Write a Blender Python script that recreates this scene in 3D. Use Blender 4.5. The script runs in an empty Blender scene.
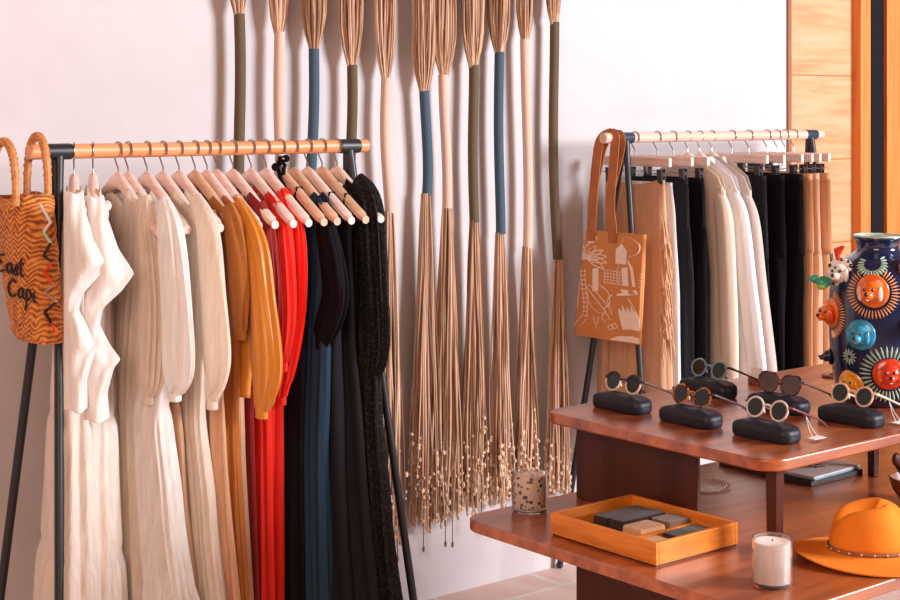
import bpy, math, random
from math import sin, cos, pi, radians, sqrt, atan2, asin
from mathutils import Vector, Matrix
scene = bpy.context.scene
COL = scene.collection
# ------------------------------------------------------------------ camera geometry
FP = 1550.0; HOR = 108.0; H = 1.71
YAW = radians(39.2); SA, CA = sin(YAW), cos(YAW)
def P(u, v, Z):
    d = FP*(H-Z)/(v-HOR); r = (u-450)/FP*d
    return Vector((CA*r+SA*d, -SA*r+CA*d, Z))
def X_of(u, Y):
    q = (u-450)/FP; d = Y/(CA-SA*q)
    return d*(SA+CA*q)
def Z_of(v, X, Y):
    d = SA*X+CA*Y
    return H-(v-HOR)*d/FP
# ------------------------------------------------------------------ materials
def newmat(name):
    m = bpy.data.materials.new(name); m.use_nodes = True
    nt = m.node_tree; b = nt.nodes['Principled BSDF']
    return m, nt, b
def texco(nt, scale, rot=(0,0,0)):
    t = nt.nodes.new('ShaderNodeTexCoord'); mp = nt.nodes.new('ShaderNodeMapping')
    mp.inputs['Scale'].default_value = scale; mp.inputs['Rotation'].default_value = rot
    nt.links.new(t.outputs['Object'], mp.inputs['Vector']); return mp.outputs['Vector']
def noise(nt, vec, scale, detail=4, rough=.55):
    n = nt.nodes.new('ShaderNodeTexNoise'); n.inputs['Scale'].default_value = scale
    n.inputs['Detail'].default_value = detail; n.inputs['Roughness'].default_value = rough
    nt.links.new(vec, n.inputs['Vector']); return n.outputs['Fac']
def ramp(nt, fac, stops):
    r = nt.nodes.new('ShaderNodeValToRGB'); e = r.color_ramp.elements
    while len(e) < len(stops): e.new(.5)
    for i, (p, c) in enumerate(stops):
        e[i].position = p; e[i].color = (*c, 1)
    nt.links.new(fac, r.inputs['Fac']); return r.outputs['Color']
def bump(nt, b, h, strength, dist):
    n = nt.nodes.new('ShaderNodeBump'); n.inputs['Strength'].default_value = strength
    n.inputs['Distance'].default_value = dist
    nt.links.new(h, n.inputs['Height']); nt.links.new(n.outputs['Normal'], b.inputs['Normal'])
def plain(name, c, rough=.5, metal=0, vary=.12, nscale=30, bmp=0, spec=.5, coat=0):
    m, nt, b = newmat(name)
    v = texco(nt, (1,1,1)); f = noise(nt, v, nscale)
    lo = tuple(x*(1-vary) for x in c); hi = tuple(min(1, x*(1+vary)) for x in c)
    nt.links.new(ramp(nt, f, [(.3, lo), (.7, hi)]), b.inputs['Base Color'])
    b.inputs['Roughness'].default_value = rough; b.inputs['Metallic'].default_value = metal
    b.inputs['Specular IOR Level'].default_value = spec; b.inputs['Coat Weight'].default_value = coat
    if bmp: bump(nt, b, f, bmp, .002)
    return m
def wood(name, c1, c2, scale=(3,40,40), rough=.4, coat=0, spec=.5, c3=None):
    m, nt, b = newmat(name)
    v = texco(nt, scale); f = noise(nt, v, 1.6, 6, .62)
    st = [(.3, c1), (.55, c2)] + ([(.75, c3)] if c3 else [])
    nt.links.new(ramp(nt, f, st), b.inputs['Base Color'])
    b.inputs['Roughness'].default_value = rough; b.inputs['Coat Weight'].default_value = coat; b.inputs['Coat Roughness'].default_value = .24
    b.inputs['Specular IOR Level'].default_value = spec
    bump(nt, b, f, .06, .001)
    return m
def cloth(name, c, crinkle=.4, scale=60, trans=0, rough=.85, vary=.1, sheen=.2, spec=.2, sz=.12):
    m, nt, b = newmat(name)
    v = texco(nt, (1,1,sz)); f = noise(nt, v, scale, 5, .6)
    lo = tuple(x*(1-vary) for x in c); hi = tuple(min(1, x*(1+vary)) for x in c)
    colr = ramp(nt, f, [(.3, lo), (.7, hi)])
    nt.links.new(colr, b.inputs['Base Color'])
    b.inputs['Roughness'].default_value = rough; b.inputs['Sheen Weight'].default_value = sheen
    b.inputs['Specular IOR Level'].default_value = spec
    bump(nt, b, f, crinkle, .006)
    if trans:
        t = nt.nodes.new('ShaderNodeBsdfTranslucent'); mx = nt.nodes.new('ShaderNodeMixShader')
        nt.links.new(colr, t.inputs['Color']); mx.inputs[0].default_value = trans
        nt.links.new(b.outputs[0], mx.inputs[1]); nt.links.new(t.outputs[0], mx.inputs[2])
        nt.links.new(mx.outputs[0], nt.nodes['Material Output'].inputs['Surface'])
    return m
def glassy(name, c, rough=.03, alpha_t=.8):
    m, nt, b = newmat(name)
    b.inputs['Base Color'].default_value = (*c, 1); b.inputs['Roughness'].default_value = rough
    b.inputs['Transmission Weight'].default_value = alpha_t; b.inputs['IOR'].default_value = 1.45
    return m
M = {}
M['wall'] = plain('plaster_wall', (.60,.562,.575), .9, vary=.03, nscale=6, bmp=.15, spec=.2)
M['black'] = plain('black_metal', (.016,.017,.022), .42, vary=.1)
M['bluemetal'] = plain('blue_black_metal', (.02,.045,.07), .4, vary=.1)
M['rail'] = wood('rail_wood', (.62,.22,.075), (.76,.33,.14), (2,30,30), .4)
M['rail2'] = wood('pale_rail_wood', (.68,.42,.30), (.79,.53,.41), (2,30,30), .4)
M['hanger'] = wood('hanger_wood', (.70,.48,.41), (.84,.63,.56), (30,6,30), .5)
M['hanger2'] = wood('tan_hanger_wood', (.56,.31,.19), (.70,.43,.29), (30,6,30), .5)
M['steel'] = plain('steel_wire', (.42,.37,.35), .28, 1, vary=.05)
M['brass'] = plain('brass_clip', (.55,.45,.42), .3, 1, vary=.05)
M['clipdark'] = plain('clip_rubber', (.04,.035,.04), .5)
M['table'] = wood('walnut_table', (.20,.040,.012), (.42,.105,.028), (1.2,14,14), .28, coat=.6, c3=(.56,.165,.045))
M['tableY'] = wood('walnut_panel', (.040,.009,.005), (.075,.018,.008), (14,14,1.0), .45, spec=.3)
M['traywood'] = wood('tray_wood', (.52,.13,.012), (.80,.25,.025), (5,3,26), .4, c3=(.62,.18,.02))
M['trimd'] = wood('dark_trim_wood', (.24,.09,.035), (.34,.14,.06), (22,22,1.2), .5)
M['trim'] = wood('orange_trim_wood', (.52,.15,.03), (.70,.24,.055), (22,22,1.2), .5)
M['post'] = plain('dark_post', (.012,.011,.014), .8, spec=.1)
M['rope'] = cloth('jute_rope', (.54,.33,.21), .3, 150, vary=.38, sz=.03)
M['roped'] = cloth('dark_jute_rope', (.25,.125,.07), .3, 150, vary=.3, sz=.03)
M['ropem'] = cloth('light_jute_rope', (.70,.47,.33), .3, 150, vary=.25, sz=.03)
M['ropelt'] = cloth('pale_rope', (.74,.52,.37), .3, 150, vary=.25, sz=.3)
def wrapmat(name, c):
    m, nt, b = newmat(name)
    v = texco(nt, (1,1,1)); w = nt.nodes.new('ShaderNodeTexWave'); w.bands_direction = 'Z'
    w.inputs['Scale'].default_value = 60; w.inputs['Distortion'].default_value = .6; nt.links.new(v, w.inputs['Vector'])
    lo = tuple(x*(.90 if c[0] > .5 else .78) for x in c)
    nt.links.new(ramp(nt, w.outputs['Fac'], [(.1, lo), (.6, c)]), b.inputs['Base Color'])
    b.inputs['Roughness'].default_value = .8; bump(nt, b, w.outputs['Fac'], .2, .001); return m
M['wr_olive'] = wrapmat('olive_wrap', (.125,.083,.042))
M['wr_cream'] = wrapmat('cream_wrap', (.72,.50,.40))
M['wr_blue'] = wrapmat('blue_wrap', (.05,.095,.135))
# fabrics
M['f_cream'] = cloth('cream_gauze', (.93,.84,.77), 1.0, 70, .42)
M['f_white'] = cloth('white_gauze', (.93,.88,.85), 1.0, 60, .38)
M['f_peach'] = cloth('peach_sheer', (.98,.86,.77), 1.0, 70, .55)
M['f_pleat'] = cloth('pleated_cream', (.95,.83,.72), 1.0, 110, .4, sz=.04)
M['f_tan'] = cloth('tan_linen', (.66,.38,.23), .8, 70, .1)
M['f_taupe'] = cloth('taupe_pleat', (.50,.28,.17), 1.0, 90, .1, sz=.04)
M['f_gold'] = cloth('mustard_satin', (.74,.27,.025), .8, 40, .15, rough=.36, spec=.5)
M['f_goldb'] = cloth('golden_brown', (.40,.13,.022), .8, 50, .05, rough=.6)
M['f_brown'] = cloth('dark_brown', (.16,.065,.035), .3, 60)
M['f_dred'] = cloth('dark_red', (.26,.015,.014), .3, 50)
M['f_red'] = cloth('bright_red', (.82,.022,.010), .5, 50, .05, rough=.7)
M['f_black'] = cloth('black_fabric', (.007,.006,.008), .6, 50, rough=.85, sheen=.0, spec=.1)
M['f_black2'] = cloth('charcoal_fabric', (.016,.016,.020), .6, 60, rough=.85, sheen=.0, spec=.1)
M['f_navy'] = cloth('navy_chiffon', (.018,.048,.09), .6, 60, .1, rough=.7, sheen=.0)
def lace():
    m, nt, b = newmat('black_lace'); v = texco(nt, (1,1,1)); o = nt.nodes.new('ShaderNodeTexVoronoi')
    o.inputs['Scale'].default_value = 110; nt.links.new(v, o.inputs['Vector'])
    nt.links.new(ramp(nt, o.outputs['Distance'], [(.15, (.03,.024,.026)), (.5, (.006,.005,.006))]), b.inputs['Base Color'])
    b.inputs['Roughness'].default_value = .7; b.inputs['Specular IOR Level'].default_value = .2; bump(nt, b, o.outputs['Distance'], .5, .004); return m
M['lace'] = lace()
M['f_greige'] = cloth('greige_shirt', (.62,.52,.47), .3, 40, .1)
M['f_shirtw'] = cloth('white_shirt', (.86,.83,.84), .3, 30, .1)
M['f_shirtc'] = cloth('cream_shirt', (.80,.66,.54), .3, 30, .1)
M['f_rtan'] = cloth('rust_tan', (.60,.29,.14), .35, 50, .05)
M['f_rtan2'] = cloth('peach_tan', (.66,.38,.23), .4, 50, .05)
M['leather'] = plain('tan_leather', (.46,.15,.045), .5, vary=.2, nscale=20, bmp=.2)
M['totecloth'] = plain('rust_canvas', (.68,.28,.10), .9, vary=.06, nscale=300, bmp=.3, spec=.2)
M['print'] = plain('cream_print', (.95,.76,.64), .9, vary=.03)
M['kraft'] = plain('kraft_card', (.45,.26,.16), .9, vary=.08)
M['paper'] = plain('white_paper', (.82,.78,.76), .8, vary=.03)
M['thread'] = plain('black_thread', (.02,.014,.018), .8)
def basketmat():
    m, nt, b = newmat('woven_straw'); v = texco(nt, (1,1,1))
    sp = nt.nodes.new('ShaderNodeSeparateXYZ'); nt.links.new(v, sp.inputs[0])
    def math_(op, a, bb):
        n = nt.nodes.new('ShaderNodeMath'); n.operation = op
        for i, x in enumerate((a, bb)):
            if x is None: continue
            if isinstance(x, (int, float)): n.inputs[i].default_value = x
            else: nt.links.new(x, n.inputs[i])
        return n.outputs[0]
    # herringbone: zig-zag rows
    yy = math_('MULTIPLY', sp.outputs['Y'], 30.0)
    tri = math_('PINGPONG', yy, .5)
    zz = math_('ADD', math_('MULTIPLY', sp.outputs['Z'], 78.0), math_('ADD', math_('MULTIPLY', tri, 2.2), math_('MULTIPLY', noise(nt, v, 16, 4), 3.0)))
    s = math_('SINE', math_('MULTIPLY', zz, 6.283), None)
    n = noise(nt, v, 40, 3)
    f = math_('ADD', math_('MULTIPLY', s, .25), math_('ADD', n, -.0))
    nt.links.new(ramp(nt, f, [(.2, (.22,.045,.006)), (.48, (.56,.165,.022)), (.8, (.78,.30,.06))]), b.inputs['Base Color'])
    b.inputs['Roughness'].default_value = .65; bump(nt, b, s, .5, .003); return m
M['basket'] = basketmat()
M['straw'] = wood('straw_handle', (.40,.13,.035), (.62,.27,.09), (60,60,60), .6)
M['vase'] = plain('navy_glaze', (.010,.018,.060), .14, vary=.25, nscale=12, coat=.6)
for n_, c_ in dict(g_orange=(.85,.17,.015), g_red=(.72,.045,.012), g_white=(.82,.76,.70), g_blue=(.03,.30,.50), g_yellow=(.82,.33,.02),
                   g_green=(.04,.35,.22), g_lime=(.30,.55,.06), g_purple=(.12,.03,.07), g_black=(.012,.012,.015), g_mint=(.42,.62,.50),
                   g_apricot=(.80,.36,.16), g_navy=(.015,.02,.06), g_skin=(.80,.55,.42)).items():
    M[n_] = plain(n_, c_, .22, vary=.12, nscale=25, coat=.4)
M['case'] = plain('case_fabric', (.013,.013,.024), .5, spec=.35, vary=.15, nscale=200, bmp=.1)
M['lens'] = plain('dark_lens', (.008,.014,.012), .12, spec=.35, vary=.05)
M['lensb'] = plain('brown_lens', (.07,.035,.03), .08, vary=.05)
def tort(name, a, bcol):
    m, nt, b = newmat(name); v = texco(nt, (1,1,1)); f = noise(nt, v, 130, 2)
    nt.links.new(ramp(nt, f, [(.45, a), (.56, bcol)]), b.inputs['Base Color']); b.inputs['Roughness'].default_value = .18; return m
M['tort'] = tort('tortoiseshell', (.03,.010,.006), (.55,.17,.03))
M['tortd'] = tort('dark_tortoiseshell', (.03,.010,.009), (.22,.07,.04))
M['fr_cream'] = plain('cream_acetate', (.80,.58,.42), .25, vary=.05)
M['fr_clear'] = plain('clear_acetate', (.74,.66,.62), .2, vary=.05)
M['fr_blue'] = plain('blue_acetate', (.17,.33,.46), .15, vary=.1)
M['fr_dark'] = plain('dark_acetate', (.05,.022,.018), .5, vary=.1)
M['fr_maroon'] = plain('maroon_acetate', (.16,.03,.035), .5, vary=.1)
M['felt'] = plain('orange_felt', (.82,.235,.025), .95, vary=.05, nscale=180, bmp=.25, spec=.15)
M['band'] = plain('hat_band', (.30,.10,.03), .7, vary=.2, nscale=90)
M['glass'] = glassy('clear_glass', (.96,.95,.94), .03, .95)
M['wax'] = plain('wax', (.96,.84,.78), .6, vary=.03)
def floral():
    m, nt, b = newmat('petal_print'); v = texco(nt, (1,1,1)); o = nt.nodes.new('ShaderNodeTexVoronoi')
    o.inputs['Scale'].default_value = 95; nt.links.new(v, o.inputs['Vector'])
    f = noise(nt, v, 40, 2)
    mx = nt.nodes.new('ShaderNodeMath'); mx.operation = 'ADD'
    nt.links.new(o.outputs['Distance'], mx.inputs[0]); nt.links.new(f, mx.inputs[1])
    nt.links.new(ramp(nt, mx.outputs[0], [(.83, (.035,.016,.014)), (.875, (.50,.22,.11)), (.93, (.92,.72,.60))]), b.inputs['Base Color'])
    b.inputs['Roughness'].default_value = .4; return m
M['floral'] = floral()
M['pageblue'] = plain('blue_pages', (.25,.45,.60), .7, vary=.2)
M['bookdark'] = plain('dark_cover', (.035,.025,.022), .5)
M['bowl'] = wood('bowl_wood', (.12,.035,.015), (.24,.08,.03), (10,10,20), .4)
M['fold1'] = cloth('folded_dark', (.035,.018,.016), .3, 80)
M['fold2'] = cloth('folded_taupe', (.19,.10,.07), .3, 80)
M['fold3'] = cloth('folded_tan', (.62,.34,.17), .3, 80)
M['doily'] = plain('woven_doily', (.72,.60,.52), .9, vary=.3, nscale=90)
def panelwood():
    m, nt, b = newmat('pine_boards'); v = texco(nt, (1.2,12,12)); f = noise(nt, v, 2.2, 6, .6)
    c = ramp(nt, f, [(.3, (.58,.25,.11)), (.55, (.70,.37,.20)), (.72, (.74,.43,.26))])
    v2 = texco(nt, (1,1,1)); sp = nt.nodes.new('ShaderNodeSeparateXYZ'); nt.links.new(v2, sp.inputs[0])
    a = nt.nodes.new('ShaderNodeMath'); a.operation = 'MODULO'; nt.links.new(sp.outputs['Z'], a.inputs[0]); a.inputs[1].default_value = .37
    g = nt.nodes.new('ShaderNodeMath'); g.operation = 'GREATER_THAN'; nt.links.new(a.outputs[0], g.inputs[0]); g.inputs[1].default_value = .006
    mx = nt.nodes.new('ShaderNodeMix'); mx.data_type = 'RGBA'; nt.links.new(g.outputs[0], mx.inputs[0])
    mx.inputs[6].default_value = (.42,.16,.05,1); nt.links.new(c, mx.inputs[7]); nt.links.new(mx.outputs[2], b.inputs['Base Color'])
    b.inputs['Roughness'].default_value = .5; return m
M['pine'] = panelwood()
def tiles():
    m, nt, b = newmat('terracotta_tiles'); v = texco(nt, (1,1,1))
    t = nt.nodes.new('ShaderNodeTexBrick'); nt.links.new(v, t.inputs['Vector'])
    t.offset = .5; t.inputs['Scale'].default_value = 1
    t.inputs['Brick Width'].default_value = .45; t.inputs['Row Height'].default_value = .225
    t.inputs['Mortar Size'].default_value = .012; t.inputs['Mortar Smooth'].default_value = .2
    t.inputs['Color1'].default_value = (.64,.36,.28,1); t.inputs['Color2'].default_value = (.72,.47,.38,1); t.inputs['Mortar'].default_value = (.72,.66,.64,1)
    f = noise(nt, v, 9, 5)
    mx = nt.nodes.new('ShaderNodeMix'); mx.data_type = 'RGBA'; nt.links.new(f, mx.inputs[0])
    nt.links.new(t.outputs['Color'], mx.inputs[6]); mx.inputs[7].default_value = (.74,.62,.58,1)
    nt.links.new(mx.outputs[2], b.inputs['Base Color']); b.inputs['Roughness'].default_value = .55
    bump(nt, b, t.outputs['Fac'], -.3, .003); return m
M['tiles'] = tiles()
# ------------------------------------------------------------------ mesh builder
class MB:
    def __init__(s): s.v = []; s.f = []; s.marks = []
    def mark(s, i): s.marks.append((len(s.f), i))
    def add(s, vs, fs):
        o = len(s.v); s.v += [tuple(x) for x in vs]; s.f += [tuple(i+o for i in f) for f in fs]; return s
    def rings(s, R, caps=True, closed=False):
        n = len(R[0]); o = len(s.v)
        for r in R: s.v += [tuple(x) for x in r]
        k = len(R)
        for i in range(k if closed else k-1):
            a = o+i*n; b = o+((i+1) % k)*n
            for j in range(n):
                s.f.append((a+j, a+(j+1) % n, b+(j+1) % n, b+j))
        if caps and not closed:
            s.f.append(tuple(o+j for j in range(n))[::-1]); s.f.append(tuple(o+(k-1)*n+j for j in range(n)))
        return s
    def grid(s, G):
        n = len(G[0]); o = len(s.v)
        for r in G: s.v += [tuple(x) for x in r]
        for i in range(len(G)-1):
            for j in range(n-1):
                s.f.append((o+i*n+j, o+i*n+j+1, o+(i+1)*n+j+1, o+(i+1)*n+j))
        return s
    def tube(s, pts, r, n=8, caps=True, flat=1.0, closed=False, up=None):
        pts = [Vector(p) for p in pts]; R = []; k = len(pts); prev = None
        for i, p in enumerate(pts):
            if closed: t = pts[(i+1) % k]-pts[i-1]
            else: t = pts[min(i+1, k-1)]-pts[max(i-1, 0)]
            if t.length < 1e-9: t = Vector((0,0,1))
            t.normalize()
            if prev is None:
                a = Vector(up) if up else (Vector((0,0,1)) if abs(t.z) < .9 else Vector((1,0,0)))
            else: a = prev
            b = a-t*a.dot(t)
            if b.length < 1e-6: b = Vector((0,1,0))-t*t.y
            b.normalize(); prev = b; c = t.cross(b)
            rr = r[i] if isinstance(r, (list, tuple)) else r
            R.append([p+b*rr*cos(2*pi*j/n)+c*rr*flat*sin(2*pi*j/n) for j in range(n)])
        return s.rings(R, caps, closed)
    def box(s, a, b):
        (x0,y0,z0), (x1,y1,z1) = a, b
        return s.add([(x0,y0,z0),(x1,y0,z0),(x1,y1,z0),(x0,y1,z0),(x0,y0,z1),(x1,y0,z1),(x1,y1,z1),(x0,y1,z1)],
                     [(3,2,1,0),(4,5,6,7),(0,1,5,4),(1,2,6,5),(2,3,7,6),(3,0,4,7)])
    def lathe(s, prof, n=40, c=(0,0,0), caps=True):
        return s.rings([[(c[0]+r*cos(2*pi*j/n), c[1]+r*sin(2*pi*j/n), c[2]+z) for j in range(n)] for r, z in prof], caps)
    def ball(s, c, r, n=12, m=8, mat=None):
        if not isinstance(r, (tuple, list)): r = (r, r, r)
        R = []
        for i in range(m+1):
            a = pi*i/m; q = max(sin(a), .02)
            R.append([Vector((r[0]*q*cos(2*pi*j/n), r[1]*q*sin(2*pi*j/n), -r[2]*cos(a))) for j in range(n)])
        if mat: R = [[mat @ p for p in rr] for rr in R]
        c = Vector(c)
        return s.rings([[c+p for p in rr] for rr in R])
    def prism(s, poly, z0, z1):
        n = len(poly)
        return s.rings([[(x, y, z0) for x, y in poly], [(x, y, z1) for x, y in poly]])
    def build(s, name, mat, parent=None, smooth=True, bevel=0, ang=35, sub=0, solid=0):
        me = bpy.data.meshes.new(name); me.from_pydata(s.v, [], s.f); me.update()
        if smooth:
            me.polygons.foreach_set('use_smooth', [True]*len(me.polygons))
            me.set_sharp_from_angle(angle=radians(ang))
        for q in (mat if isinstance(mat, tuple) else (mat,)): me.materials.append(M[q])
        if s.marks:
            mi = [0]*len(s.f)
            for (a, i), (b, _) in zip(s.marks, s.marks[1:]+[(len(s.f), 0)]):
                for k in range(a, b): mi[k] = i
            me.polygons.foreach_set('material_index', mi)
        o = bpy.data.objects.new(name, me); COL.objects.link(o)
        if parent: o.parent = parent
        if solid:
            md = o.modifiers.new('s', 'SOLIDIFY'); md.thickness = solid; md.offset = 0
        if bevel:
            md = o.modifiers.new('b', 'BEVEL'); md.width = bevel; md.segments = 3; md.limit_method = 'ANGLE'
        if sub:
            md = o.modifiers.new('u', 'SUBSURF'); md.levels = sub; md.render_levels = sub
        return o
def thing(name, label, cat, loc=(0,0,0), rz=0, group=None):
    o = bpy.data.objects.new(name, None); COL.objects.link(o); o.empty_display_size = .05
    o.location = loc; o.rotation_euler = (0,0,rz); return tag(o, label, cat, group)
def tag(o, label, cat, group=None):
    o['label'] = label; o['category'] = cat
    if group: o['group'] = group
    return o
def struct(o): o['kind'] = 'structure'; return o
def lerp(a, b, t): return a+(b-a)*t
def interp(tab, x):
    if x <= tab[0][0]: return tab[0][1]
    for (a, p), (b, q) in zip(tab, tab[1:]):
        if x <= b:
            t = (x-a)/(b-a); t = t*t*(3-2*t)*.5+t*.5
            return p+(q-p)*t
    return tab[-1][1]
def spline(pts, n):
    """Catmull-Rom through tuples of any length"""
    out = []; k = len(pts)
    for i in range(n):
        f = i/(n-1)*(k-1); j = min(int(f), k-2); t = f-j
        p0 = pts[max(j-1,0)]; p1 = pts[j]; p2 = pts[j+1]; p3 = pts[min(j+2,k-1)]
        out.append(tuple(.5*((2*b)+(-a+c)*t+(2*a-5*b+4*c-d)*t*t+(-a+3*b-3*c+d)*t**3) for a,b,c,d in zip(p0,p1,p2,p3)))
    return out
# ------------------------------------------------------------------ setting
WY = 4.23
XE = X_of(787, WY)
struct(MB().box((-3, WY, 0), (XE, WY+.12, 3.4)).build('wall_back', 'wall', smooth=False))
struct(MB().box((XE+.02, WY+.02, 0), (X_of(862, WY), WY+.12, 3.4)).build('wall_right', 'pine', smooth=False))
struct(MB().box((XE-.004, WY-.012, 0), (XE+.018, WY+.08, 3.4)).build('trim_1', 'trimd', smooth=False, bevel=.003))
struct(MB().box((X_of(861, WY-.03), WY-.03, 0), (X_of(871, WY-.03), WY+.1, 3.4)).build('trim_2', 'trim', smooth=False, bevel=.004))
struct(MB().box((X_of(871.5, WY-.01), WY-.01, 0), (X_of(887, WY-.01), WY+.1, 3.4)).build('trim_3', 'post', smooth=False, bevel=.004))
struct(MB().box((X_of(887, WY-.03)+.003, WY-.03, 0), (8.2, WY+.1, 3.4)).build('trim_4', 'trim', smooth=False, bevel=.004))
struct(MB().box((-3, -2.5, -.1), (8.2, WY+.12, 0)).build('floor', 'tiles', smooth=False))
# ------------------------------------------------------------------ rope hangings
random.seed(4)
def rope_hanging(u0, v0, u1, v1, vend, colr, label, bow=0, spread=.05, topw=.04):
    Y = WY-.062
    X0 = X_of(u0, Y); Z0 = Z_of(v0, X0, Y); X1 = X_of(u1, Y); Z1 = Z_of(v1, X1, Y); ZE = Z_of(vend, X1, Y)
    t = thing('rope_wall_hanging', label, 'wall hanging', (X1, Y, ZE), 0, 'rope wall hangings')
    def L(x, y, z): return Vector((x-X1, y, z-ZE))
    mb = MB(); ZT = 2.62
    pk = thing
    m = MB(); m.tube([L(X0, .0, ZT-.03), L(X0, 0, ZT+.02)], .03, 14); m.tube([L(X0, 0, ZT), L(X0, .055, ZT)], .006, 8)
    m.build('hook_ring', 'wr_olive', t)
    for i in range(84):
        a = random.uniform(0, 2*pi); q = sqrt(random.random())
        a2 = a+random.uniform(-.9,.9); ph = random.uniform(0,6.28)
        pts = []
        for k in range(13):
            s = k/12; z = lerp(Z0-.005, ZT, s)
            r = lerp(.0135, topw, min(1, (s*5.5))**.6)
            if s > .7: r = lerp(topw, .02, (s-.7)/.3)
            aa = lerp(a, a2, s)
            pts.append(L(X0+q*r*cos(aa)+.003*sin(9*s+ph)*min(1,s*8), q*r*.75*sin(aa), z))
        mb.mark(random.choice([0,0,1,2])); mb.tube(pts, random.uniform(.0020,.0033), 5)
    mb.build('upper_fringe', ('rope','roped','ropem'), t)
    w = MB(); pts = []
    for k in range(15):
        s = k/14; x = lerp(X0, X1, s)+bow*sin(pi*s)+.004*sin(5*s+u0)
        pts.append(L(x, 0, lerp(Z0+.004, Z1, s)))
    w.tube(pts, .0175, 16); w.build('wrapping', colr, t)
    lo = MB(); kn = MB()
    for i in range(72):
        a = random.uniform(0, 2*pi); q = sqrt(random.random()); ph = random.uniform(0,6.28)
        ze = ZE+random.choice([random.uniform(-.02,.05), random.uniform(0,.2)])
        a2 = a+random.uniform(-1.0,1.0); q2 = min(1, q*random.uniform(.8,1.25))
        pts = []
        for k in range(15):
            s = k/14; z = lerp(Z1+.006, ze, s)
            r = lerp(.0155, spread, s**.85)
            aa = lerp(a, a2, s); qq = lerp(q, q2, s)
            pts.append(L(X1+qq*r*cos(aa)+.0055*sin(8*s+ph)*s**.7, qq*min(r,.05)*.95*sin(aa)+.003*sin(6*s+ph*2)*s, z))
        lo.mark(random.choice([0,0,1,2])); lo.tube(pts, random.uniform(.0021,.0037), 5)
        lo.mark(3)
        for q_ in range(random.choice([1,2,2,3,4])):
            p = pts[-1] if q_ == 0 else Vector(pts[13]).lerp(pts[12], random.random())+Vector((random.uniform(-.006,.006), -.004, random.uniform(-.06,.03)))
            lo.ball(p, (random.uniform(.004,.009), .006, random.uniform(.005,.011)), 6, 4)
    for j in range(random.choice([1,2])):
        x = random.uniform(-.03,.03); p0 = L(X1+x, -.02, ZE+.05); p1 = L(X1+x, -.02, ZE-random.uniform(.04,.09))
        lo.mark(1); lo.tube([p0, p1], .0018, 5); lo.ball(p1, (.005,.005,.012), 6, 4)
    lo.build('lower_fringe', ('rope','roped','ropem','ropelt'), t)
RH = [
 (239,15,240,200,545,'wr_olive','olive-wrapped rope hanging, first from the left along the wall'),
 (279,33,281,205,545,'wr_cream','cream-wrapped rope hanging second from left, just before the first blue one'),
 (314,50,311,208,545,'wr_blue','blue-wrapped rope hanging behind the hangers of the left rail'),
 (352,66,350,210,545,'wr_olive','olive-wrapped rope hanging behind the right end of the left rail'),
 (386,79,389,213,535,'wr_cream','cream-wrapped rope hanging just right of the left clothes rack'),
 (424,92,426,195,524,'wr_blue','rope hanging with the shortest blue wrapping, longest upper fringe'),
 (444,76,447,208,518,'wr_cream','cream-wrapped rope hanging with many pale knots, close beside a blue one'),
 (473,66,474,222,506,'wr_olive','olive-wrapped rope hanging between a cream and a blue one, mid wall'),
 (499,53,500,234,500,'wr_blue','blue-wrapped rope hanging, the longest blue wrapping, above the glass of petals'),
 (525,40,527,248,492,'wr_cream','cream-wrapped rope hanging furthest right of the cream ones'),
 (554,23,558,259,494,'wr_olive','olive-wrapped rope hanging at the right end of the row')]
bows = [.0,.0,0,0,-.005,.012,.0,0,0,.008,-.012]
for r_, b_ in zip(RH, bows):
    rope_hanging(*r_, bow=b_, spread=.062 if r_[0] in (424,444,386) else .05, topw=.044 if r_[0] > 300 and r_[0] < 520 else .034)
# ------------------------------------------------------------------ racks
LY = 3.655; RY = 3.965
LZ = H-.11; RZ = Z_of(137.6, X_of(640, RY), RY)
def rack(name, label, Y, Z, uL, uj1, uj2, uR, a, b, rail, metal):
    xL, xR = X_of(uL, Y), X_of(uR, Y); j1, j2 = X_of(uj1, Y), X_of(uj2, Y); xm = (xL+xR)/2
    t = thing('clothes_rack', label, 'clothes rack', (xm, Y, 0))
    m = MB(); m.tube([(xL-xm,0,Z),(xR-xm,0,Z)], .019, 24); m.build('rail', rail, t)
    for jx, s in ((j1,-1), (j2,1)):
        m = MB(); m.tube([(jx-xm-.035,0,Z),(jx-xm+.035,0,Z)], .0205, 24); m.build('joint_sleeve', metal, t, bevel=.002)
        for sy in (-1,1):
            m = MB(); f = (jx-xm+s*a, sy*b, 0.006)
            m.tube([(jx-xm, sy*.006, Z-.012), (jx-xm+s*a*.05, sy*b*.05+sy*.004, Z*.95), f], [.013,.0115,.0115], 14)
            lg = m.build('leg', 'black' if sy*s > -2 else metal, t)
            MB().ball((f[0],f[1],.012), (.014,.014,.012), 12, 6).build('foot_cap', 'black', lg)
    return t
rack('rack', 'black-legged clothes rack with orange wooden rail full of dresses, at the left', LY, LZ, 28, 58, 348.5, 366, .108, .24, 'rail', 'black')
rack('rack', 'clothes rack with pale wooden rail holding trousers and shirts, behind the display table', RY, RZ, 603, 625, 810, 821, .10, .24, 'rail2', 'bluemetal')
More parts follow.
